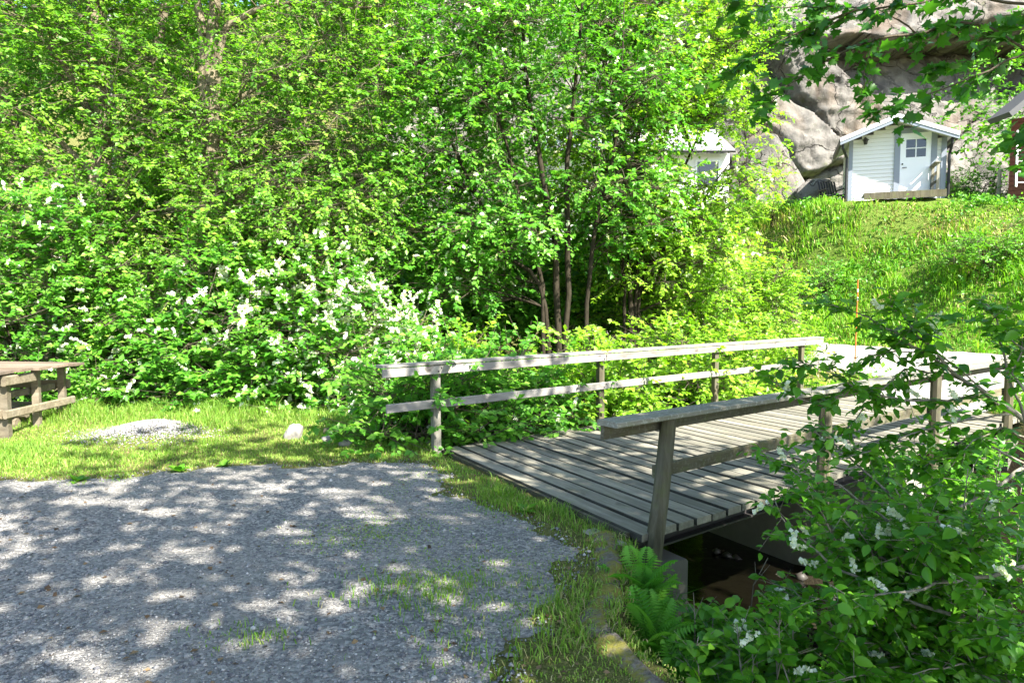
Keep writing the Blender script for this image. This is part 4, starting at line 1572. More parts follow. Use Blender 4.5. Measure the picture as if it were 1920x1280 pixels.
for i, (s, off, h, r_, lab, lf) in enumerate(((0.15, -0.75, 1.1, 0.75, 'low leafy shrub spilling through the far rail at its left post', 'leaf_cherry'),
                                              (1.3, -0.8, 1.0, 0.8, 'low leafy shrub under the far rail between its first two posts', 'leaf_cherry'),
                                              (3.2, -1.0, 1.0, 0.9, 'low shrub behind the far rail right of its second post', 'leaf_young'),
                                              (5.3, -1.1, 1.3, 1.0, 'bright shrub behind the far rail around its third post', 'leaf_young'),
                                              (7.2, -1.3, 1.2, 0.9, 'bright shrub behind the right end of the far rail', 'leaf_young'))):
    p = A + E1 * s + EN * off
    g = hz(p.x, p.y)
    zc = 0.15
    cl_ = ellipsoid(60, (p.x, p.y, zc), (r_, r_, h * 0.85), 60 + i, -0.9, 0.2)
    make_tree('low_shrub', lab, 'shrub', G2, (p.x, p.y, g), shrub_stems((p.x, p.y, g - 0.05), 5, 0.4, zc - g + 0.3, 0.02, 70 + i), cl_, lf, 'bark_dark', 0.10, 80 + i,
              n_spray=14, k_leaf=10, clump_r=0.36, avoid=over_deck, flowers=25 if i < 2 else 0)

# ------------------------------------------------------------------ trees behind the shrubs
G3 = 'trees behind the shrubs'
def tall(name, label, px, Y, r, stem_px, clumps, leaf, bark, seed, size=0.07, **kw):
    """stem_px: list of (px,py) up the stem at distance Y"""
    p0 = at(px, 560, Y)
    g = hz(p0.x, Y)
    stems = []
    for pts, rr in stem_px:
        P = [np.array(at(a_, b_, Y + (dy[0] if dy else 0))) for a_, b_, *dy in pts]
        P = [np.array((P[0][0], P[0][1], g - 0.15))] + P
        stems.append((P, rr))
    return make_tree(name, label, 'tree', G3, (p0.x, Y, g), stems, clumps, leaf, bark, size, seed, **kw)


tall('alder_tree', 'tree with stout pale trunk near the left edge behind the shrubs', 180, 12.6, 0.2,
     [([(182, 500), (190, 250), (182, 100), (172, -60), (165, -400)], [0.17, 0.155, 0.14, 0.13, 0.11, 0.05]),
      ([(182, 250), (120, 110), (30, 20), (-60, -60)], [0.1, 0.07, 0.055, 0.04, 0.02]),
      ([(182, 330), (90, 245), (0, 230)], [0.1, 0.06, 0.045, 0.02])],
     np.concatenate([pixbox(185, -160, 340, -120, 470, 11.2, 13.6, 201), pixbox(30, -60, 400, 380, 600, 10.6, 11.4, 204), pixbox(30, -160, 330, -520, -120, 11.6, 14, 202)]), 'leaf_alder', 'bark_pale', 203, 0.09, n_spray=16, k_leaf=12, clump_r=0.5)
tall('alder_tree', 'slim tree with grey trunk between the two stout trunks', 288, 14.2, 0.15,
     [([(288, 520), (276, 250), (300, 60), (335, -80), (350, -350)], [0.13, 0.11, 0.10, 0.09, 0.08, 0.03])],
     np.concatenate([pixbox(110, 150, 460, -100, 540, 13.4, 15.4, 211), pixbox(20, 200, 480, -450, -100, 13.4, 15.4, 212)]), 'leaf_alder', 'bark_pale', 213, 0.095, n_spray=16, k_leaf=12, clump_r=0.5)
tall('alder_tree', 'spreading tree with twin dark-topped trunk left of centre', 395, 12.0, 0.2,
     [([(388, 480), (394, 380), (400, 200), (398, 90), (412, -60), (430, -380)], [0.15, 0.13, 0.12, 0.125, 0.10, 0.09, 0.04]),
      ([(395, 300), (385, 120), (372, 20), (352, -100)], [0.08, 0.1, 0.085, 0.075, 0.03]),
      ([(402, 330), (408, 60), (470, 22), (540, 2), (640, 18), (720, 12)], [0.05, 0.07, 0.06, 0.05, 0.04, 0.03, 0.012]),
      ([(402, 330), (400, 220), (470, 170), (560, 120), (660, 110)], [0.05, 0.06, 0.05, 0.035, 0.025, 0.01])],
     np.concatenate([pixbox(190, 330, 740, -90, 480, 10.8, 12.8, 221), pixbox(22, 380, 700, 330, 470, 10.5, 11.2, 224), pixbox(25, 300, 760, -480, -90, 11.2, 13.4, 222)]), 'leaf_alder', 'bark_pale', 223, 0.08, n_spray=16, k_leaf=12, clump_r=0.5)
tall('birch_tree', 'slender white-barked birch stem behind the stout left trunk', 210, 15.5, 0.08,
     [([(216, 300), (210, 110), (204, 0), (196, -300)], [0.07, 0.06, 0.055, 0.05, 0.02])],
     pixbox(22, 120, 320, -350, 60, 15, 16.2, 231), 'leaf_alder', 'bark_birch', 233, 0.065, n_spray=10, k_leaf=9, clump_r=0.5)
STEMC = [([(1046, 600), (1042, 480), (1030, 380), (1000, 250), (980, 60), (960, -150)], [0.06, 0.058, 0.055, 0.05, 0.04, 0.03, 0.012]),
         ([(1062, 600), (1066, 470), (1060, 330), (1075, 200), (1090, 40), (1100, -120)], [0.055, 0.05, 0.05, 0.045, 0.035, 0.025, 0.012]),
         ([(1030, 610), (1010, 520), (950, 480), (900, 380), (840, 260), (800, 120)], [0.045, 0.04, 0.038, 0.03, 0.025, 0.018, 0.008]),
         ([(1100, 610), (1108, 500), (1120, 400), (1150, 300), (1165, 150), (1170, 0)], [0.045, 0.04, 0.038, 0.035, 0.03, 0.02, 0.01]),
         ([(1018, 610), (1018, 520), (985, 440), (960, 300), (900, 120), (880, -60)], [0.04, 0.04, 0.036, 0.03, 0.025, 0.018, 0.008])]
cc = np.concatenate([pixbox(85, 690, 960, 0, 450, 11.2, 13.2, 241), pixbox(100, 880, 1260, -60, 430, 11.2, 13.4, 242), pixbox(30, 760, 1260, -420, -40, 11.4, 13.4, 244),
                     pixbox(22, 820, 1010, 400, 560, 11.4, 12.6, 245), pixbox(12, 1090, 1200, 380, 470, 12, 13, 246)])
tall('bird_cherry_tree', 'tall many-stemmed bird cherry with dark slender stems behind the far handrail', 1045, 12.0, 0.06, STEMC, cc, 'leaf_cherry', 'bark_dark', 243, 0.095,
     n_spray=16, k_leaf=12, clump_r=0.44, flowers=520, avoid=over_deck)
STEMD = [([(1180, 560), (1182, 480), (1186, 380), (1200, 260), (1190, 100), (1200, -60)], [0.055, 0.05, 0.05, 0.045, 0.035, 0.025, 0.01]),
         ([(1190, 560), (1200, 470), (1240, 400), (1290, 300), (1340, 180), (1370, 60)], [0.045, 0.04, 0.038, 0.03, 0.025, 0.016, 0.008]),
         ([(1172, 560), (1165, 460), (1150, 340), (1140, 180), (1130, 20)], [0.04, 0.035, 0.033, 0.028, 0.02, 0.008]),
         ([(1196, 560), (1215, 490), (1290, 430), (1340, 340), (1400, 270)], [0.035, 0.03, 0.028, 0.022, 0.015, 0.007])]
cc = np.concatenate([pixbox(95, 1120, 1410, -20, 235, 12.6, 14.8, 251), pixbox(44, 1120, 1240, 220, 420, 12.8, 14.4, 252), pixbox(26, 1000, 1230, 230, 400, 12.6, 14.0, 259), pixbox(16, 1240, 1400, 190, 240, 12.8, 14.0, 255),
                     pixbox(52, 1150, 1390, 395, 540, 12.8, 14.4, 256), pixbox(18, 1150, 1400, -320, -20, 12.6, 14.6, 254), pixbox(5, 1360, 1440, 300, 350, 13, 14, 257), pixbox(24, 1180, 1380, 345, 420, 13, 14, 258)])
tall('bird_cherry_tree', 'light yellow-green bird cherry with fanning stems before the white house', 1182, 13.4, 0.06, STEMD, cc, 'leaf_young', 'bark_dark', 253, 0.09,
     n_spray=15, k_leaf=12, clump_r=0.42, flowers=520, avoid=over_deck)
# shrubs right of centre, across the stream
for i, (px_, Y, r_, h, lab) in enumerate(((1265, 14.6, 1.3, 3.0, 'bright willow shrub under the fanning bird cherry'), (1395, 15.4, 1.1, 2.2, 'bright willow shrub behind the right half of the far handrail'),
                                          (1150, 15.6, 1.5, 3.2, 'willow shrub in shade behind the slender cherry stems'))):
    p = at(px_, 640, Y)
    g = hz(p.x, p.y)
    cl_ = ellipsoid(95, (p.x, p.y, max(g, -0.6) + h * 0.55), (r_, r_, h * 0.6), 300 + i, g, 0.4)
    make_tree('willow_shrub', lab, 'shrub', 'willow shrubs across the stream', (p.x, p.y, g), shrub_stems((p.x, p.y, g - 0.05), 5, 0.5, h, 0.02, 310 + i), cl_, 'leaf_young', 'bark_dark', 0.085, 320 + i,
              n_spray=15, k_leaf=11, clump_r=0.38, avoid=over_deck)
# small sapling in front of the boulders
p = at(1445, 380, 24.0)
g = hz(p.x, p.y)
cl_ = pixbox(12, 1415, 1465, 300, 385, 23.6, 24.4, 331)
make_tree('sapling', 'small bright sapling before the dark cleft in the rock', 'sapling', None, (p.x, p.y, g), shrub_stems((p.x, p.y, g - 0.05), 3, 0.3, 1.2, 0.02, 332), cl_, 'leaf_young', 'bark_dark', 0.09, 333, n_spray=9, k_leaf=8, clump_r=0.3)


# ------------------------------------------------------------------ woodland mass behind everything
def woodland():
    rs = np.random.RandomState(400)
    cl = []
    cl.append(pixbox(640, -300, 1120, -200, 570, 16.5, 20.5, 401))
    cl.append(pixbox(260, -100, 1340, -160, 190, 21, 26, 402))
    cl.append(pixbox(90, 780, 1190, 440, 625, 15.4, 17.2, 405))
    cl.append(pixbox(70, 1340, 1490, -160, 50, 26.5, 29.5, 403))
    cl.append(pixbox(22, 1830, 1990, 80, 300, 23, 26, 404))
    cl = np.concatenate(cl)
    # leave the view of the white house and the stretch of rock open
    n_s = 16
    C = np.repeat(np.arange(len(cl)), n_s)
    g = rs.normal(0, 1, (len(C), 3)) * np.array([1, 1, 0.7]) * 0.62
    P = cl[C] + g
    D = nrm(g) + rs.normal(0, 0.5, g.shape)
    pos, ld, ln, sz = spray_leaves(P, D, np.full(len(P), 0.5), 8, 0.19, rs, up=0.7, face=(0.3, -0.6, 0.1))
    V, F = place_leaves(pos, ld, ln, sz, T2_V, T2_F)
    tint = np.clip(rs.normal(0.45, 0.25, len(pos)), 0, 1)
    o = link('woodland', np_mesh('woodland', V, F, M['leaf_wood'], attrs={'tint': np.repeat(tint, 4)}))
    tag(o, 'mass of green woodland on the slope behind the trees', 'woodland', None, 'stuff')


woodland()

# ------------------------------------------------------------------ grass
def blades(pts, h, w, lean, rs, seg=2):
    """curved grass blades as strips of tris"""
    N = len(pts)
    a = rs.uniform(0, 2 * math.pi, N)
    u = np.stack([np.cos(a), np.sin(a), np.zeros(N)], 1)
    b = rs.uniform(0, 2 * math.pi, N)
    l = np.stack([np.cos(b), np.sin(b), np.zeros(N)], 1) * (lean * rs.uniform(0.2, 1.3, N))[:, None]
    V = np.zeros((N, 5, 3))
    V[:, 0] = pts - u * w[:, None] * 0.5
    V[:, 1] = pts + u * w[:, None] * 0.5
    m = pts + l * (h * 0.30)[:, None] + np.array([0, 0, 1]) * (h * 0.6)[:, None]
    V[:, 2] = m - u * w[:, None] * 0.38
    V[:, 3] = m + u * w[:, None] * 0.38
    V[:, 4] = pts + l * h[:, None] + np.array([0, 0, 1]) * (h * np.clip(1.0 - 0.35 * np.linalg.norm(l, axis=1), 0.3, 1))[:, None]
    f = np.array([(0, 1, 3), (0, 3, 2), (2, 3, 4)])
    F = (f[None] + (np.arange(N) * 5)[:, None, None]).reshape(-1, 3)
    return V.reshape(-1, 3), F


def scatter(n, x0, x1, y0, y1, dens, rs):
    x = rs.uniform(x0, x1, n)
    y = rs.uniform(y0, y1, n)
    k = rs.rand(n) < dens(x, y)
    x, y = x[k], y[k]
    return np.stack([x, y, height(x, y)], 1)


def verge_density(x, y):
    s1 = poly_sd(x, y, PLATEAU)
    gm = gravel_mask(x, y)
    d = np.maximum(sstep(-0.05, 0.30, gm), 0.35 * sstep(-0.8, 0.1, gm) * (x > -1.2) * (y < 7)) * (s1 < 0.10)
    hp = gnd(265, 825)
    heap = np.exp(-(((x - hp.x + 0.05) / 0.50) ** 2 + ((y - hp.y - 0.1) / 0.30) ** 2))
    d = d * (1 - np.clip(heap * 1.5, 0, 0.97))
    cl_ = fbm(x * 1.6, y * 1.6, 8.0)
    d = d * (0.45 + 0.9 * sstep(0.38, 0.6, cl_))
    s = (x - A.x) * NU.x + (y - A.y) * NU.y
    on = (s > -0.12) & (s < 9) & ((x - A.x) * EN.x + (y - A.y) * EN.y > -0.2)
    return np.where(on, 0, d)


rs = np.random.RandomState(500)
P = scatter(330000, -9.5, 2.2, 2.0, 10.4, lambda x, y: verge_density(x, y), rs)
# tufts inside the gravel
for (px_, py_, r_, n_) in ((720, 1000, 0.30, 900), (650, 1010, 0.2, 350), (790, 1100, 0.26, 700), (840, 1060, 0.2, 300), (430, 1195, 0.10, 70), (500, 1200, 0.08, 60), (140, 905, 0.08, 60), (225, 897, 0.07, 60)):
    c = gnd(px_, py_)
    q = np.stack([c.x + rs.normal(0, r_, n_), c.y + rs.normal(0, r_ * 0.8, n_)], 1)
    P = np.concatenate([P, np.stack([q[:, 0], q[:, 1], height(q[:, 0], q[:, 1]) + 0.004], 1)])
gm_ = gravel_mask(P[:, 0], P[:, 1])
cl_ = fbm(P[:, 0] * 1.1 + 4, P[:, 1] * 1.1, 2.0)
back = sstep(8.2, 9.4, P[:, 1]) * (P[:, 0] < 0)
right = sstep(-0.2, 0.5, P[:, 0]) * sstep(5.2, 4.4, P[:, 1])
h = (0.03 + 0.07 * sstep(0.42, 0.66, cl_)) * rs.uniform(0.5, 1.5, len(P)) * (1 + 1.6 * back - 0.5 * right) * np.where(gm_ < 0, 0.5, 1.0)
V, F = blades(P, h, rs.uniform(0.004, 0.009, len(P)), np.full(len(P), 0.7), rs)
tint = np.clip(0.45 + 0.35 * (0.5 - cl_) * 2 + 0.15 * right + rs.normal(0, 0.2, len(P)), 0, 1)
o = link('verge_grass', np_mesh('verge_grass', V, F, M['grass'], attrs={'tint': np.repeat(tint, 5)}))
tag(o, 'short green grass of the verge round the gravel yard', 'grass', None, 'stuff')
# straw-coloured dry blades among them
k = rs.rand(len(P)) < 0.22 + 0.3 * right
V, F = blades(P[k] + rs.normal(0, 0.02, (k.sum(), 3)) * np.array([1, 1, 0]), h[k] * 0.8, rs.uniform(0.003, 0.007, k.sum()), np.full(k.sum(), 1.4), rs)
o = link('dry_grass', np_mesh('dry_grass', V, F, M['grass_dry'], attrs={'tint': np.repeat(rs.rand(k.sum()), 5)}))
tag(o, 'dry straw blades scattered through the verge grass', 'grass', None, 'stuff')


def bank_density(x, y):
    u = U(x, y)
    s2 = poly_sd(x, y, FARSIDE)
    d = ((u > 13.5) & (u < 24)) * (s2 < -0.1)
    strip = ((u > 7.9) & (u < 9.9)) * 0.6
    e = (x - _bd.x) * EN.x + (y - _bd.y) * EN.y
    strip = strip * (np.abs(e) > 1.2)
    d = np.maximum(d, strip)
    # nothing under the buildings
    a_ = (x - o0.x) * SX.x + (y - o0.y) * SX.y
    b_ = (x - o0.x) * SB.x + (y - o0.y) * SB.y
    return np.where((a_ > -0.2) & (a_ < SWd + 0.2) & (b_ > -1.05) & (b_ < 3.4), 0, d)


P = scatter(150000, 2.5, 19, 9, 28, lambda x, y: bank_density(x, y) * (x / y > 0.12) * (x / y < 0.9), rs)
cl_ = fbm(P[:, 0] * 0.55, P[:, 1] * 0.55, 12.0)
cl2 = fbm(P[:, 0] * 1.7, P[:, 1] * 1.7, 5.0)
h = (0.10 + 0.30 * sstep(0.35, 0.65, cl2)) * rs.uniform(0.5, 1.4, len(P))
h *= np.where(U(P[:, 0], P[:, 1]) < 13, 0.4, 1.0) * (1 - 0.72 * sstep(16.6, 18.2, U(P[:, 0], P[:, 1])))
dp = at(1700, 420, 20.8)
dry = np.exp(-(((P[:, 0] - dp.x) / 1.1) ** 2 + ((P[:, 2] - dp.z) / 0.7) ** 2)) + np.exp(-(((P[:, 0] - at(1500, 500, 19.6).x) / 0.5) ** 2 + ((P[:, 2] - at(1500, 500, 19.6).z) / 0.5) ** 2))
isdry = rs.rand(len(P)) < np.clip(0.03 + 0.55 * sstep(0.52, 0.64, cl_) + 0.9 * dry + 0.10, 0, 0.85)
for nm, kk, mt, lab in (('bank_grass', ~isdry, 'grass_bank', 'long green grass on the steep bank below the shed'), ('bank_dry_grass', isdry, 'grass_dry', 'bleached dry grass patches on the steep bank')):
    V, F = blades(P[kk], h[kk] * (1 if nm == 'bank_grass' else 0.75), rs.uniform(0.018, 0.035, kk.sum()), np.full(kk.sum(), 0.7 if nm == 'bank_grass' else 1.5), rs)
    tint = np.clip(0.45 + 1.1 * (cl2[kk] - 0.5) + 1.6 * (cl_[kk] - 0.5) + rs.normal(0, 0.18, kk.sum()), 0, 1)
    o = link(nm, np_mesh(nm, V, F, M[mt], attrs={'tint': np.repeat(tint, 5)}))
    tag(o, lab, 'grass', None, 'stuff')

# broad-leaved weeds scattered over the bank
P = scatter(5200, 3, 19, 9, 26, lambda x, y: bank_density(x, y) * sstep(0.45, 0.62, fbm(x * 0.9, y * 0.9, 15.0)) * (x / y > 0.12) * (x / y < 0.9), rs)
k = 9
pos = P[:, None] + rs.normal(0, 1, (len(P), k, 3)) * np.array([0.12, 0.12, 0.06]) + np.array([0, 0, 0.16])
pos = pos.reshape(-1, 3)
V, F = place_leaves(pos, rs.normal(0, 1, (len(pos), 3)), np.array([0.1, -0.4, 0.8]) + rs.normal(0, 0.4, (len(pos), 3)), rs.uniform(0.06, 0.14, len(pos)), T2_V, T2_F)
o = link('bank_weeds', np_mesh('bank_weeds', V, F, M['leaf_cherry'], attrs={'tint': np.repeat(rs.rand(len(pos)), 4)}))
tag(o, 'broad-leaved weeds growing through the grass of the bank', 'weeds', None, 'stuff')

# dead leaves and bits lying on the yard and the deck side
n_ = 420
y = 2.6 + 5.4 * rs.rand(n_) ** 1.3
x = rs.uniform(-0.9, 0.55, n_) * y * 0.9
k = (poly_sd(x, y, PLATEAU) < -0.05)
P = np.stack([x[k], y[k], height(x[k], y[k]) + 0.012], 1)
V, F = place_leaves(P, rs.normal(0, 1, P.shape) * np.array([1, 1, 0.15]), np.array([0, 0, 1.0]) + rs.normal(0, 0.25, P.shape), rs.uniform(0.02, 0.05, len(P)), T2_V, T2_F)
o = link('leaf_litter', np_mesh('leaf_litter', V, F, M['dead_leaf'], attrs={'tint': np.repeat(rs.rand(len(P)), 4)}))
tag(o, 'brown leaf litter scattered over the gravel and verge', 'litter', None, 'stuff')

# bushes on the bank
for i, (px_, py_, Y, r_, h_, lf, lab) in enumerate(((1545, 415, 20.6, 0.95, 0.8, 'leaf_cherry', 'dark rounded bush on the bank below the garden chair'),
                                                    (1850, 470, 17.6, 1.0, 1.1, 'leaf_fore_stuff', 'dark green bush on the bank at the right edge'),
                                                    (1395, 470, 21.0, 0.9, 0.9, 'leaf_young', 'pale bush on the bank right of the fanning bird cherry'),
                                                    (1480, 600, 16.4, 0.55, 0.55, 'leaf_young', 'small bright bush beside the letter box'),
                                                    (1835, 350, 22.2, 0.9, 0.8, 'leaf_wood', 'dark bush between the shed and the red house'))):
    p = at(px_, py_, Y)
    g = hz(p.x, p.y)
    cl_ = ellipsoid(34, (p.x, p.y, g + h_ * 0.5), (r_, r_, h_ * 0.7), 520 + i, g - 0.1, 0.3)
    make_tree('bank_bush', lab, 'bush', 'bushes on the far bank', (p.x, p.y, g), shrub_stems((p.x, p.y, g - 0.05), 4, 0.3, h_ * 0.7, 0.02, 530 + i), cl_, lf, 'bark_dark', 0.08, 540 + i, n_spray=12, k_leaf=9, clump_r=0.32)

# ------------------------------------------------------------------ loose stones of the gravel
def pebbles(name, P, s, mat, rs, lab):
    # octahedra, squashed and turned
    T = np.array([(1, 0, 0), (0, 1, 0), (-1, 0, 0), (0, -1, 0), (0, 0, 0.7), (0, 0, -0.5)], float)
    f = np.array([(0, 1, 4), (1, 2, 4), (2, 3, 4), (3, 0, 4), (1, 0, 5), (2, 1, 5), (3, 2, 5), (0, 3, 5)])
    N = len(P)
    a = rs.uniform(0, 6.28, N)
    j = rs.uniform(0.6, 1.3, (N, 6, 3))
    V = T[None] * j
    c, s_ = np.cos(a)[:, None], np.sin(a)[:, None]
    V = np.stack([V[..., 0] * c - V[..., 1] * s_, V[..., 0] * s_ + V[..., 1] * c, V[..., 2]], -1)
    V = P[:, None] + V * s[:, None, None]
    F = (f[None] + (np.arange(N) * 6)[:, None, None]).reshape(-1, 3)
    o = link(name, np_mesh(name, V.reshape(-1, 3), F, mat, attrs={'tint': np.repeat(rs.rand(N), 6)}))
    tag(o, lab, 'gravel', None, 'stuff')


m, nt, out = newmat('pebble')
t = NT(nt)
t.princ(out, t.ramp(t.attr('tint'), [(0, (0.08, 0.08, 0.09)), (0.55, (0.23, 0.222, 0.215)), (0.85, (0.35, 0.325, 0.29)), (1.0, (0.50, 0.475, 0.44))]), 0.9, None, 0.2)
M['pebble'] = m
plainmat('wet_stone', (0.075, 0.068, 0.058), 0.55, 0, 0.4, 6.0, 0.6, 0.6)
x = rs.uniform(-1, 1, 41000)
y = 2.4 + 6.2 * rs.rand(41000) ** 1.4
x = x * (0.9 * y + 0.4)
k = (gravel_mask(x, y) < 0.12) & (x < 1.0)
x, y = x[k], y[k]
P = np.stack([x, y, height(x, y) + 0.008], 1)
pebbles('gravel_stones', P, rs.uniform(0.004, 0.010, len(P)) * (1 + 1.2 * (rs.rand(len(P)) > 0.94)), M['pebble'], rs, 'loose grey gravel stones covering the yard')
hp = gnd(265, 825)
n_ = 5000
x = hp.x + rs.normal(0, 0.36, n_) - 0.05
y = hp.y + 0.12 + rs.normal(0, 0.20, n_)
P = np.stack([x, y, height(x, y) + 0.008], 1)
pebbles('gravel_heap', P, rs.uniform(0.006, 0.016, n_), M['pebble'], rs, 'small pale heap of leftover gravel on the grassy verge')

# wet stones in the stream bed
n_ = 700
q = np.array(A)[None, :2] + rs.uniform(0.8, 7.2, n_)[:, None] * np.array(E1)[None, :2] + rs.uniform(-1.0, 9.0, n_)[:, None] * np.array(EP)[None, :2]
P = np.stack([q[:, 0], q[:, 1], height(q[:, 0], q[:, 1]) + 0.02], 1)
P = P[P[:, 2] < -0.7]
pebbles('bed_stones', P, rs.uniform(0.03, 0.13, len(P)) , M['wet_stone'], rs, 'dark wet stones strewn over the stream bed')

# ------------------------------------------------------------------ near plants at the right
def single_leaf_mesh(name, TV, TF, mat, curl=0.0):
    me = bpy.data.meshes.new(name)
    me.from_pydata([tuple(v) for v in TV], [], [tuple(f) for f in TF])
    me.materials.append(mat)
    me.polygons.foreach_set('use_smooth', [True] * len(me.polygons))
    me.update()
    return me


CAMP = np.array([0, 0, CAM_H])


def visible_px(P):
    d = P - CAMP
    y = d[:, 1] * CP - d[:, 2] * SP
    z = d[:, 1] * SP + d[:, 2] * CP
    y = np.maximum(y, 0.05)
    return 960 + FPX * d[:, 0] / y, 640 - FPX * z / y, y


def near_branchy(name, label, cat, base, lines, leafmesh, tpl, mat_stuff, bark, size, seed, per_m=22, flowers=0, max_parts=280, twig_len=0.22, k=5, avoid=None, extra=0, up=0.9, spread=1.0):
    """lines: list of (points (px,py,Y), r0): branches; twigs with leaves grow along the outer three quarters"""
    rs = np.random.RandomState(seed)
    root = empty(name, base, label, cat)
    TP, TD, TL = [], [], []
    for pts, r0 in lines:
        P = np.array([at(*p) for p in pts])
        n = max(6, len(P) * 3)
        ti = np.linspace(0, len(P) - 1, n)
        Q = np.stack([np.interp(ti, np.arange(len(P)), P[:, c]) for c in range(3)], 1)
        Q[1:-1] += rs.normal(0, 0.006, (n - 2, 3))
        mb = MB()
        mb.tube([tuple(q) for q in Q], list(np.linspace(r0, 0.0025, n)), 6)
        mb.build('branch', M[bark], root, smooth=True)
        Ls = np.linalg.norm(np.diff(Q, axis=0), axis=1).sum()
        m_ = max(2, int(Ls * per_m))
        w = rs.uniform(0.22, 1.0, m_) * (n - 1)
        B_ = np.stack([np.interp(w, np.arange(n), Q[:, c]) for c in range(3)], 1)
        tg = np.stack([np.interp(w, np.arange(n), np.gradient(Q[:, c])) for c in range(3)], 1)
        tg = nrm(tg)
        sd = nrm(rs.normal(0, 1, (m_, 3)) * np.array([1, 1, 0.5]))
        TP.append(B_); TD.append(nrm(tg * 0.8 + sd * 0.9 * spread)); TL.append(twig_len * rs.uniform(0.4, 1.3, m_))
    P, D, L = np.concatenate(TP), np.concatenate(TD), np.concatenate(TL)
    pos, ld, ln, sz = spray_leaves(P, D, L, k, size, rs, up=up)
    V, F = twigs_mesh(P, P + D * L[:, None] - np.array([0, 0, 1]) * (0.12 * L)[:, None], 0.0025, 0.001)
    o = link('twigs', np_mesh('twigs', V, F, M[bark]), root)
    o['kind'] = 'stuff'
    if avoid is not None:
        ok = ~avoid(pos)
        pos, ld, ln, sz = pos[ok], ld[ok], ln[ok], sz[ok]
    px, py, dep = visible_px(pos)
    inv = (px > -20) & (px < 1940) & (py > -20) & (py < 1300)
    score = np.where(inv, sz / dep, 0)
    order = np.argsort(-score)
    ind = order[:max_parts]
    ind = ind[score[ind] > 0]
    rest = np.setdiff1d(np.arange(len(pos)), ind)
    base_ = Vector(base)
    d_, n_ = nrm(ld), ln
    for i in ind:
        y_ = Vector(d_[i]); x_ = y_.cross(Vector(n_[i])).normalized(); z_ = x_.cross(y_)
        s_ = sz[i]
        Mx = Matrix(((x_.x * s_, y_.x * s_, z_.x * s_, pos[i][0] - base_.x), (x_.y * s_, y_.y * s_, z_.y * s_, pos[i][1] - base_.y), (x_.z * s_, y_.z * s_, z_.z * s_, pos[i][2] - base_.z), (0, 0, 0, 1)))
        o = bpy.data.objects.new('leaf', leafmesh)
        COL.objects.link(o)
        o.parent = root
        o.matrix_basis = Mx
    if len(rest):
        V, F = place_leaves(pos[rest], ld[rest], ln[rest], sz[rest], *tpl)
        o = link('leaves', np_mesh('leaves', V, F, M[mat_stuff], attrs={'tint': np.repeat(np.clip(rs.normal(0.5, 0.25, len(rest)), 0, 1), len(tpl[0]))}, smooth=True), root)
        o['kind'] = 'stuff'
    # flower spikes
    if flowers:
        px, py, dep = visible_px(P)
        inv = np.where((px > 1380) & (px < 1925) & (py > 500) & (py < 1290))[0]
        if len(inv):
            ii = rs.choice(inv, min(flowers, len(inv)), replace=False)
            for i in ii:
                q = P[i] + D[i] * L[i] * rs.uniform(0.7, 1.1)
                V, F, mi, ti = raceme_parts(np.array([[0, 0, 0]]), np.array([D[i] * 0.6 + np.array([0, 0, rs.uniform(-0.9, 0.6)])]), np.array([rs.uniform(0.07, 0.11)]), rs, 26, 0.0145)
                o = bpy.data.objects.new('flower_spike', np_mesh('flower_spike', V, F, M['petal'], attrs={'tint': ti}))
                COL.objects.link(o)
                o.parent = root
                o.location = Vector(q) - base_
    return root


LF = single_leaf_mesh('cherry_leaf', T14_V, T14_F, M['leaf_fore'])
LM = single_leaf_mesh('maple_leaf', MAP_V, MAP_F, M['leaf_maple'])


def clear_near(P):
    return over_deck(P) & ((P[:, 0] - A.x) * EN.x + (P[:, 1] - A.y) * EN.y < DW + 0.15)


rs = np.random.RandomState(600)
# shrub with flower spikes filling the lower right
rootp = np.array((2.9, 3.9, hz(2.9, 3.9)))
lines = []
for i in range(64):
    px_ = rs.uniform(1440, 1930)
    py_ = rs.uniform(870, 1290)
    Y = rs.uniform(3.1, 4.3)
    sx = 1700 + rs.uniform(-60, 240)
    lines.append(([(sx, 1330 + rs.uniform(-40, 60), 3.9), ((sx + px_) / 2 + rs.uniform(-20, 40), (1300 + py_) / 2 - 40, 3.8), (px_, py_, Y)], 0.009))
for pts in ([(1930, 870, 4.3), (1830, 935, 4.1), (1740, 985, 3.9), (1690, 1010, 3.8)], [(1930, 1060, 3.6), (1800, 1085, 3.5), (1690, 1112, 3.4), (1560, 1120, 3.4)],
            [(1900, 1180, 3.6), (1700, 1130, 3.6), (1560, 1060, 3.7), (1480, 990, 3.8), (1450, 930, 3.9)], [(1880, 1130, 4.0), (1700, 1000, 4.0), (1560, 900, 4.1), (1440, 860, 4.2)],
            [(1860, 1120, 4.1), (1700, 960, 4.2), (1600, 860, 4.3), (1520, 800, 4.4)]):
    lines.append((pts, 0.013))
near_branchy('flowering_shrub', 'dark green shrub with white flower spikes filling the lower right corner', 'shrub', tuple(rootp), lines, LF, (T6_V, T6_F), 'leaf_fore_stuff', 'bark_grey', 0.075, 611, per_m=16, flowers=70, k=6,
             max_parts=290, avoid=clear_near, twig_len=0.20)
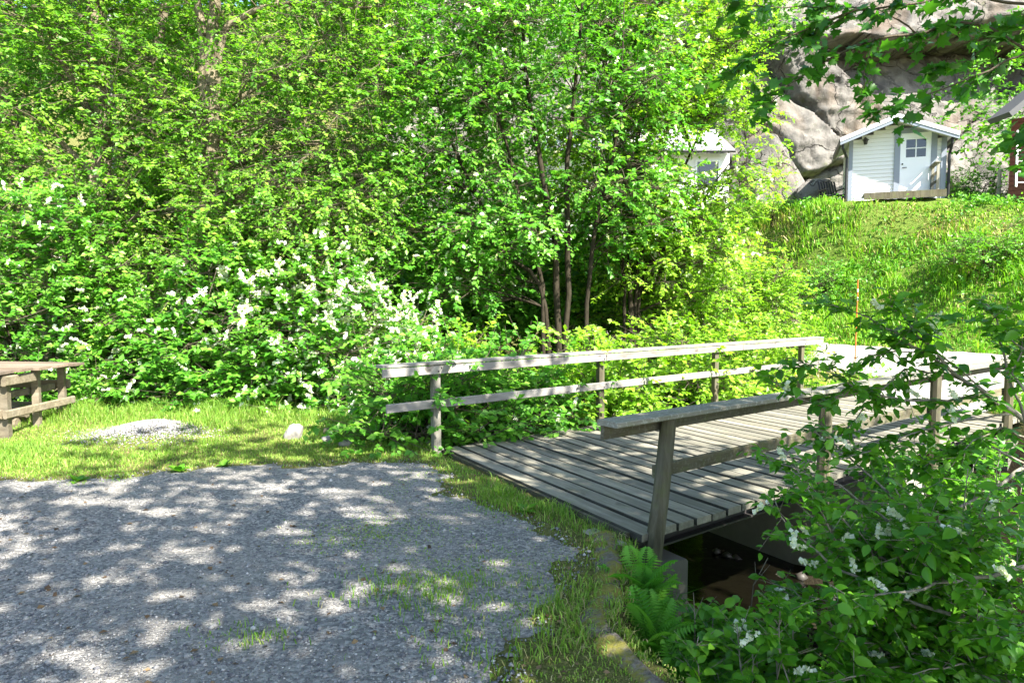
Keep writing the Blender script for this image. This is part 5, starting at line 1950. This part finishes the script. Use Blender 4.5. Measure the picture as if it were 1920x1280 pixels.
# sapling with long bare branches reaching left over the near handrail
lines = [([(1990, 850, 4.4), (1900, 775, 4.4), (1840, 735, 4.4), (1780, 690, 4.35), (1700, 640, 4.3), (1640, 600, 4.25), (1555, 570, 4.2)], 0.018),
         ([(1980, 830, 4.5), (1850, 735, 4.5), (1790, 750, 4.4), (1690, 748, 4.35), (1620, 735, 4.3), (1560, 700, 4.25), (1500, 680, 4.2)], 0.012),
         ([(1960, 860, 4.2), (1900, 740, 4.2), (1875, 640, 4.2), (1870, 600, 4.2), (1840, 555, 4.2)], 0.010),
         ([(1850, 735, 4.4), (1780, 700, 4.4), (1700, 690, 4.45), (1650, 730, 4.4), (1600, 790, 4.4), (1560, 830, 4.4)], 0.008),
         ([(1780, 690, 4.35), (1740, 640, 4.3), (1700, 610, 4.2), (1760, 590, 4.2)], 0.006),
         ([(1960, 800, 4.0), (1900, 700, 4.0), (1930, 620, 4.0)], 0.008),
         ([(1900, 775, 4.4), (1800, 790, 4.4), (1720, 810, 4.3), (1640, 840, 4.2), (1580, 860, 4.2)], 0.009),
         ([(1640, 735, 4.3), (1600, 720, 4.3), (1540, 760, 4.3), (1480, 740, 4.25), (1440, 700, 4.2)], 0.006),
         ([(1950, 880, 4.3), (1840, 830, 4.3), (1750, 860, 4.3), (1700, 900, 4.3)], 0.008),
         ([(1940, 830, 4.3), (1880, 800, 4.3), (1820, 830, 4.2), (1780, 880, 4.2)], 0.008),
         ([(1960, 700, 3.9), (1900, 640, 3.9), (1850, 600, 3.9)], 0.006),
         ([(1780, 690, 4.35), (1730, 630, 4.3), (1690, 590, 4.3), (1670, 570, 4.3)], 0.006),
         ([(1850, 735, 4.4), (1760, 660, 4.4), (1670, 660, 4.4), (1630, 665, 4.4)], 0.006)]
near_branchy('sapling', 'leafy sapling with long bare branches reaching over the near handrail', 'sapling', (3.6, 4.5, hz(3.6, 4.5)), lines, LF, (T6_V, T6_F), 'leaf_fore_stuff', 'bark_grey', 0.076, 621, per_m=21, flowers=14, k=6,
             max_parts=290, twig_len=0.18)

# shoots in front of the dark gap under the bridge
rs = np.random.RandomState(640)
lines = []
for i in range(34):
    px_ = rs.uniform(1270, 1520)
    py_ = rs.uniform(1100, 1290)
    Y = rs.uniform(3.3, 4.1)
    lines.append(([(px_ + rs.uniform(-20, 60), 1420, Y), (px_ + rs.uniform(-20, 20), py_ + 90, Y), (px_, py_, Y)], 0.005))
near_branchy('young_shrub', 'low leafy shoots before the dark gap under the bridge', 'shrub', (1.45, 3.7, hz(1.45, 3.7)), lines, LF, (T6_V, T6_F), 'leaf_fore_stuff', 'bark_grey', 0.075, 641, per_m=20, flowers=5, k=6, max_parts=200, twig_len=0.16)
# thicket farther down the right bank
lines = []
for i in range(40):
    px_ = rs.uniform(1600, 1990)
    py_ = rs.uniform(830, 1120)
    Y = rs.uniform(4.8, 6.0)
    lines.append(([(px_ + rs.uniform(0, 60), 1250, Y), (px_ + rs.uniform(-20, 20), py_ + 90, Y), (px_, py_, Y)], 0.007))
near_branchy('thicket_shrub', 'shaded thicket shrub on the stream bank behind the flowering shrub', 'shrub', (4.2, 5.4, hz(4.2, 5.4)), lines, LF, (T6_V, T6_F), 'leaf_fore_stuff', 'bark_grey', 0.08, 651, per_m=13, flowers=6, k=6, max_parts=120, twig_len=0.2, avoid=clear_near)

# maple overhanging from the right; its crown shades the yard
HEX_V = np.array([(0, 0, 0), (0.46, 0.25, 0.04), (0.34, 0.62, 0), (0, 1, -0.15), (-0.34, 0.62, 0), (-0.46, 0.25, 0.04)])
HEX_F = np.array([(0, 1, 2), (0, 2, 3), (0, 3, 4), (0, 4, 5)])


def maple():
    rs = np.random.RandomState(700)
    base = (6.4, 0.4, hz(6.4, 0.4))
    lines = [([(2100, 250, 5.3), (1990, 130, 5.3), (1920, 88, 5.3), (1845, 48, 5.3), (1780, 40, 5.3), (1720, 66, 5.3), (1640, 72, 5.25), (1560, 110, 5.2), (1480, 160, 5.2), (1410, 190, 5.2)], 0.02),
             ([(2000, 60, 5.0), (1920, 100, 5.0), (1860, 130, 5.0), (1790, 160, 5.0), (1700, 190, 5.0), (1640, 210, 5.0)], 0.010),
             ([(1980, 10, 5.2), (1880, 4, 5.2), (1800, -10, 5.2), (1700, 10, 5.2), (1600, 20, 5.2), (1500, 60, 5.2), (1420, 100, 5.2), (1380, 130, 5.2)], 0.012),
             ([(1640, 72, 5.25), (1622, 130, 5.2), (1615, 190, 5.2)], 0.005),
             ([(1720, 66, 5.3), (1660, 20, 5.3), (1560, 10, 5.3), (1460, 15, 5.3), (1380, 10, 5.3)], 0.007),
             ([(1990, 130, 5.3), (1940, 180, 5.2), (1925, 250, 5.2), (1910, 310, 5.1)], 0.006),
             ([(1480, 160, 5.2), (1440, 200, 5.2), (1400, 170, 5.2)], 0.004),
             ([(1600, 20, 5.2), (1540, 60, 5.3), (1470, 90, 5.3), (1400, 60, 5.3)], 0.005), ([(1990, -20, 5.4), (1900, 30, 5.4), (1820, 110, 5.4), (1760, 130, 5.4)], 0.006)]
    root = near_branchy('maple_tree', 'maple with lobed dark leaves overhanging the top right corner', 'tree', base, lines, LM, (MAP_V, MAP_F), 'leaf_maple_stuff', 'bark_twig', 0.10, 711, per_m=16, k=4, max_parts=290, twig_len=0.22, up=0.5)
    mb = MB()
    b = np.array(base)
    top = np.array((5.4, 0.6, 9.0))
    P = curve(b - np.array([0, 0, 0.3]), top, (0.3, 0, 0.5), 12)
    mb.tube([tuple(p) for p in P], list(np.linspace(0.24, 0.05, 12)), 10)
    cl = ellipsoid(168, (4.1, -0.1, 6.4), (4.8, 4.6, 2.5), 713, 3.9, 0.3)
    cl = cl[cl[:, 0] > 0.5]
    cl = cl[(cl[:, 0] < 6.0) | (rs.rand(len(cl)) < 0.4)]
    # stay out of the picture: only the overhanging branch reaches into it
    px, py, dep = visible_px(cl)
    d = cl - CAMP
    inframe = (d[:, 1] > 0.5) & (px > -60) & (px < 1980) & (py > -140)
    cl = cl[~inframe]
    for c in cl:
        i = int((np.linalg.norm(P - c, axis=1) + 1.5 * np.clip(P[:, 2] - c[2] + 0.8, 0, 9)).argmin())
        cv = curve(P[i], c, (0, 0, 0.3), 6)
        mb.tube([tuple(q) for q in cv], list(np.linspace(0.045, 0.006, 6)), 5, caps=False)
    # the limb that carries the overhang
    e = np.array(at(2100, 250, 5.3))
    cv = curve(P[5], e, (0, 0, 0.2), 8)
    mb.tube([tuple(q) for q in cv], list(np.linspace(0.07, 0.02, 8)), 7)
    mb.build('trunk', M['bark_pale'], root, smooth=True)
    n_s = 17
    C = np.repeat(np.arange(len(cl)), n_s)
    g = rs.normal(0, 1, (len(C), 3)) * np.array([1, 1, 0.55]) * 0.42
    Pp = cl[C] + g
    D = nrm(g) + rs.normal(0, 0.4, g.shape)
    pos, ld, ln, sz = spray_leaves(Pp, D, np.full(len(Pp), 0.4), 6, 0.125, rs, up=0.9)
    px, py, dep = visible_px(pos)
    ok = ~((pos[:, 1] > 0.3) & (px > -60) & (px < 1980) & (py > -60))
    pos, ld, ln, sz = pos[ok], ld[ok], ln[ok], sz[ok]
    V, F = place_leaves(pos, ld, ln, sz * 1.15, HEX_V, HEX_F)
    o = link('crown', np_mesh('crown', V, F, M['leaf_maple_stuff'], attrs={'tint': np.repeat(np.clip(rs.normal(0.5, 0.25, len(pos)), 0, 1), len(HEX_V))}), root)


maple()

# ------------------------------------------------------------------ ferns, tall grass and herbs below the edge
def fern_mesh(seed, L=0.42, n=20):
    rs = np.random.RandomState(seed)
    Vs, Fs = [], []
    t = np.linspace(0, 1, n)
    ax = np.stack([np.zeros(n), L * 0.75 * t, L * (0.85 * t - 0.55 * t * t)], 1)
    mb = MB()
    mb.tube([tuple(p) for p in ax], list(np.linspace(0.003, 0.0008, n)), 3)
    for i in range(2, n - 1):
        w = L * rs.uniform(0.20, 0.26) * math.sin(math.pi * (t[i] * 0.92 + 0.06)) ** 0.8
        for s in (-1, 1):
            # pinna with saw edge
            p = ax[i]
            d = np.array([s * 1.0, 0.35, -0.05])
            d = d / np.linalg.norm(d)
            a = np.array([0, 1.0, 0.3])
            w2 = w * rs.uniform(0.85, 1.1)
            ww = L * 0.021
            dz = np.array([0, 0, -0.25 * w2])
            mb.add([p, p + d * w2 * 0.35 + a * ww, p + d * w2 + dz, p + d * w2 * 0.35 - a * ww], [(0, 3, 2), (0, 2, 1)])
    me = mb.mesh('frond', M['fern'])
    at_ = me.attributes.new('tint', 'FLOAT', 'POINT')
    at_.data.foreach_set('value', np.full(len(me.vertices), 0.15 + 0.2 * seed, dtype=np.float32))
    return me


FR = [fern_mesh(i) for i in range(5)]
rnd = random.Random(5)
for i, (px_, py_, Y, n_, sc, lab) in enumerate(((1205, 1085, 4.15, 16, 0.9, 'bright upright fern at the foot of the near bridge post'), (1235, 1105, 4.2, 6, 0.8, 'pale fern with open frond beside the concrete abutment'),
                                                (1215, 1170, 3.75, 15, 0.9, 'fern clump below the mossy edge stones'), (1270, 1235, 3.45, 14, 0.8, 'fern at the bottom edge below the last edge stones'), (1330, 1270, 3.3, 7, 0.9, 'fern lowest in the picture left of the flowering shrub'))):
    p = at(px_, py_, Y)
    b = Vector((p.x, p.y, min(p.z - 0.05, 0)))
    b.z = max(hz(b.x, b.y), p.z - 0.45)
    if p.z - b.z > 0.25: b.z = p.z - 0.25
    rt = empty('fern', b, lab, 'fern', 'ferns below the yard edge')
    for k in range(n_):
        o = bpy.data.objects.new('frond', FR[rnd.randrange(5)])
        COL.objects.link(o)
        o.parent = rt
        o.rotation_euler = (rnd.uniform(0.25, 0.95), rnd.uniform(-0.2, 0.2), k * 6.283 / n_ + rnd.uniform(-0.3, 0.3))
        s_ = sc * rnd.uniform(0.7, 1.4)
        o.scale = (s_, s_, s_)

rs = np.random.RandomState(800)


def slope_d(x, y):
    s1 = poly_sd(x, y, PLATEAU)
    return ((s1 > 0.22) & (s1 < 1.7) & (x > 0.4) & (y < 5.2)) * 1.0


P = scatter(24000, 0.4, 4.0, 1.8, 5.4, lambda x, y: slope_d(x, y) * 0.8, rs)
V, F = blades(P, rs.uniform(0.12, 0.38, len(P)), rs.uniform(0.005, 0.010, len(P)), np.full(len(P), 0.9), rs)
o = link('tall_grass', np_mesh('tall_grass', V, F, M['fern'], attrs={'tint': np.repeat(np.clip(rs.normal(0.35, 0.25, len(P)), 0, 1), 5)}))
tag(o, 'tall lush grass on the slope below the yard edge', 'grass', None, 'stuff')
# nettle-like herbs
P = scatter(4200, 0.6, 6.5, 2.0, 7.0, lambda x, y: ((poly_sd(x, y, PLATEAU) > 0.2) & (poly_sd(x, y, PLATEAU) < 4.5) & ~over_deck(np.stack([x, y], 1)) | ((poly_sd(x, y, PLATEAU) > 0.2) & ((x - A.x) * EN.x + (y - A.y) * EN.y > DW + 0.1))) * 0.7, rs)
hh = rs.uniform(0.15, 0.5, len(P))
parts = []
V, F = twigs_mesh(P, P + np.stack([rs.normal(0, 0.04, len(P)), rs.normal(0, 0.04, len(P)), hh], 1), 0.003, 0.0015)
parts.append((V, F, 0, np.full(len(V), 0.3)))
k = 12
tt = np.linspace(0.2, 1, k)
pos = (P[:, None] + np.array([0, 0, 1.0]) * (hh[:, None] * tt)[..., None]).reshape(-1, 3)
aa = (np.arange(k) * 1.6)[None, :] + rs.uniform(0, 6, (len(P), 1))
ld = np.stack([np.cos(aa), np.sin(aa), np.full(aa.shape, -0.1)], -1).reshape(-1, 3)
V, F = place_leaves(pos, ld, np.tile([0, 0, 1.0], (len(pos), 1)) + rs.normal(0, 0.2, (len(pos), 3)), rs.uniform(0.04, 0.085, len(pos)), T2_V, T2_F)
parts.append((V, F, 0, np.repeat(rs.uniform(0.2, 0.9, len(pos)), len(T2_V))))
V, F, mi, ti = join(parts)
o = link('herbs', np_mesh('herbs', V, F, M['leaf_fore_stuff'], attrs={'tint': ti}))
tag(o, 'low leafy herbs covering the stream bank under the shrubs', 'herbs', None, 'stuff')
# dry stalks of last year
for i, (a_, b_) in enumerate((((1305, 1185, 3.6), (1300, 1110, 3.65)), ((1395, 1130, 4.2), (1440, 1045, 4.2)), ((1420, 1250, 3.3), (1530, 1215, 3.4)))):
    mb = MB()
    p, q = at(*a_), at(*b_)
    g = hz(p.x, p.y)
    f = Vector((p.x, p.y, max(g - 0.02, p.z - 0.6)))
    mb.tube([f, p.lerp(q, 0.4), q], [0.004, 0.003, 0.002], 5)
    mb.tube([p.lerp(q, 0.4), p.lerp(q, 0.75) + Vector((0.05, 0, 0.03))], [0.0025, 0.001], 5)
    mb.tube([p.lerp(q, 0.5), p.lerp(q, 0.85) + Vector((-0.06, 0, 0.02))], [0.0025, 0.001], 5)
    tag(mb.build('dry_stalk', M['log_wood']), ('forked dry stalk right of the fern clump', 'thin dry stalk before the dark gap under the bridge', 'dry stalk lying low at the bottom edge')[i], 'stalk')
# weeds at the gravel margin
for i, (px_, py_, lab) in enumerate(((145, 902, 'small dock weed at the left end of the gravel margin'), (335, 884, 'small dock weed below the gravel heap'), (420, 875, 'dock weed right of the gravel heap'), (985, 955, 'broad-leaved weed beside the deck edge'))):
    p = gnd(px_, py_)
    b = Vector((p.x, p.y, hz(p.x, p.y)))
    rt = empty('weed', b, lab, 'weed', 'weeds at the gravel margin')
    for k in range(9):
        o = bpy.data.objects.new('leaf', LF)
        COL.objects.link(o)
        o.parent = rt
        o.rotation_euler = (rnd.uniform(0.2, 1.0), 0, k * 0.7 + rnd.uniform(-0.2, 0.2))
        s_ = rnd.uniform(0.07, 0.13)
        o.scale = (s_, s_, s_)
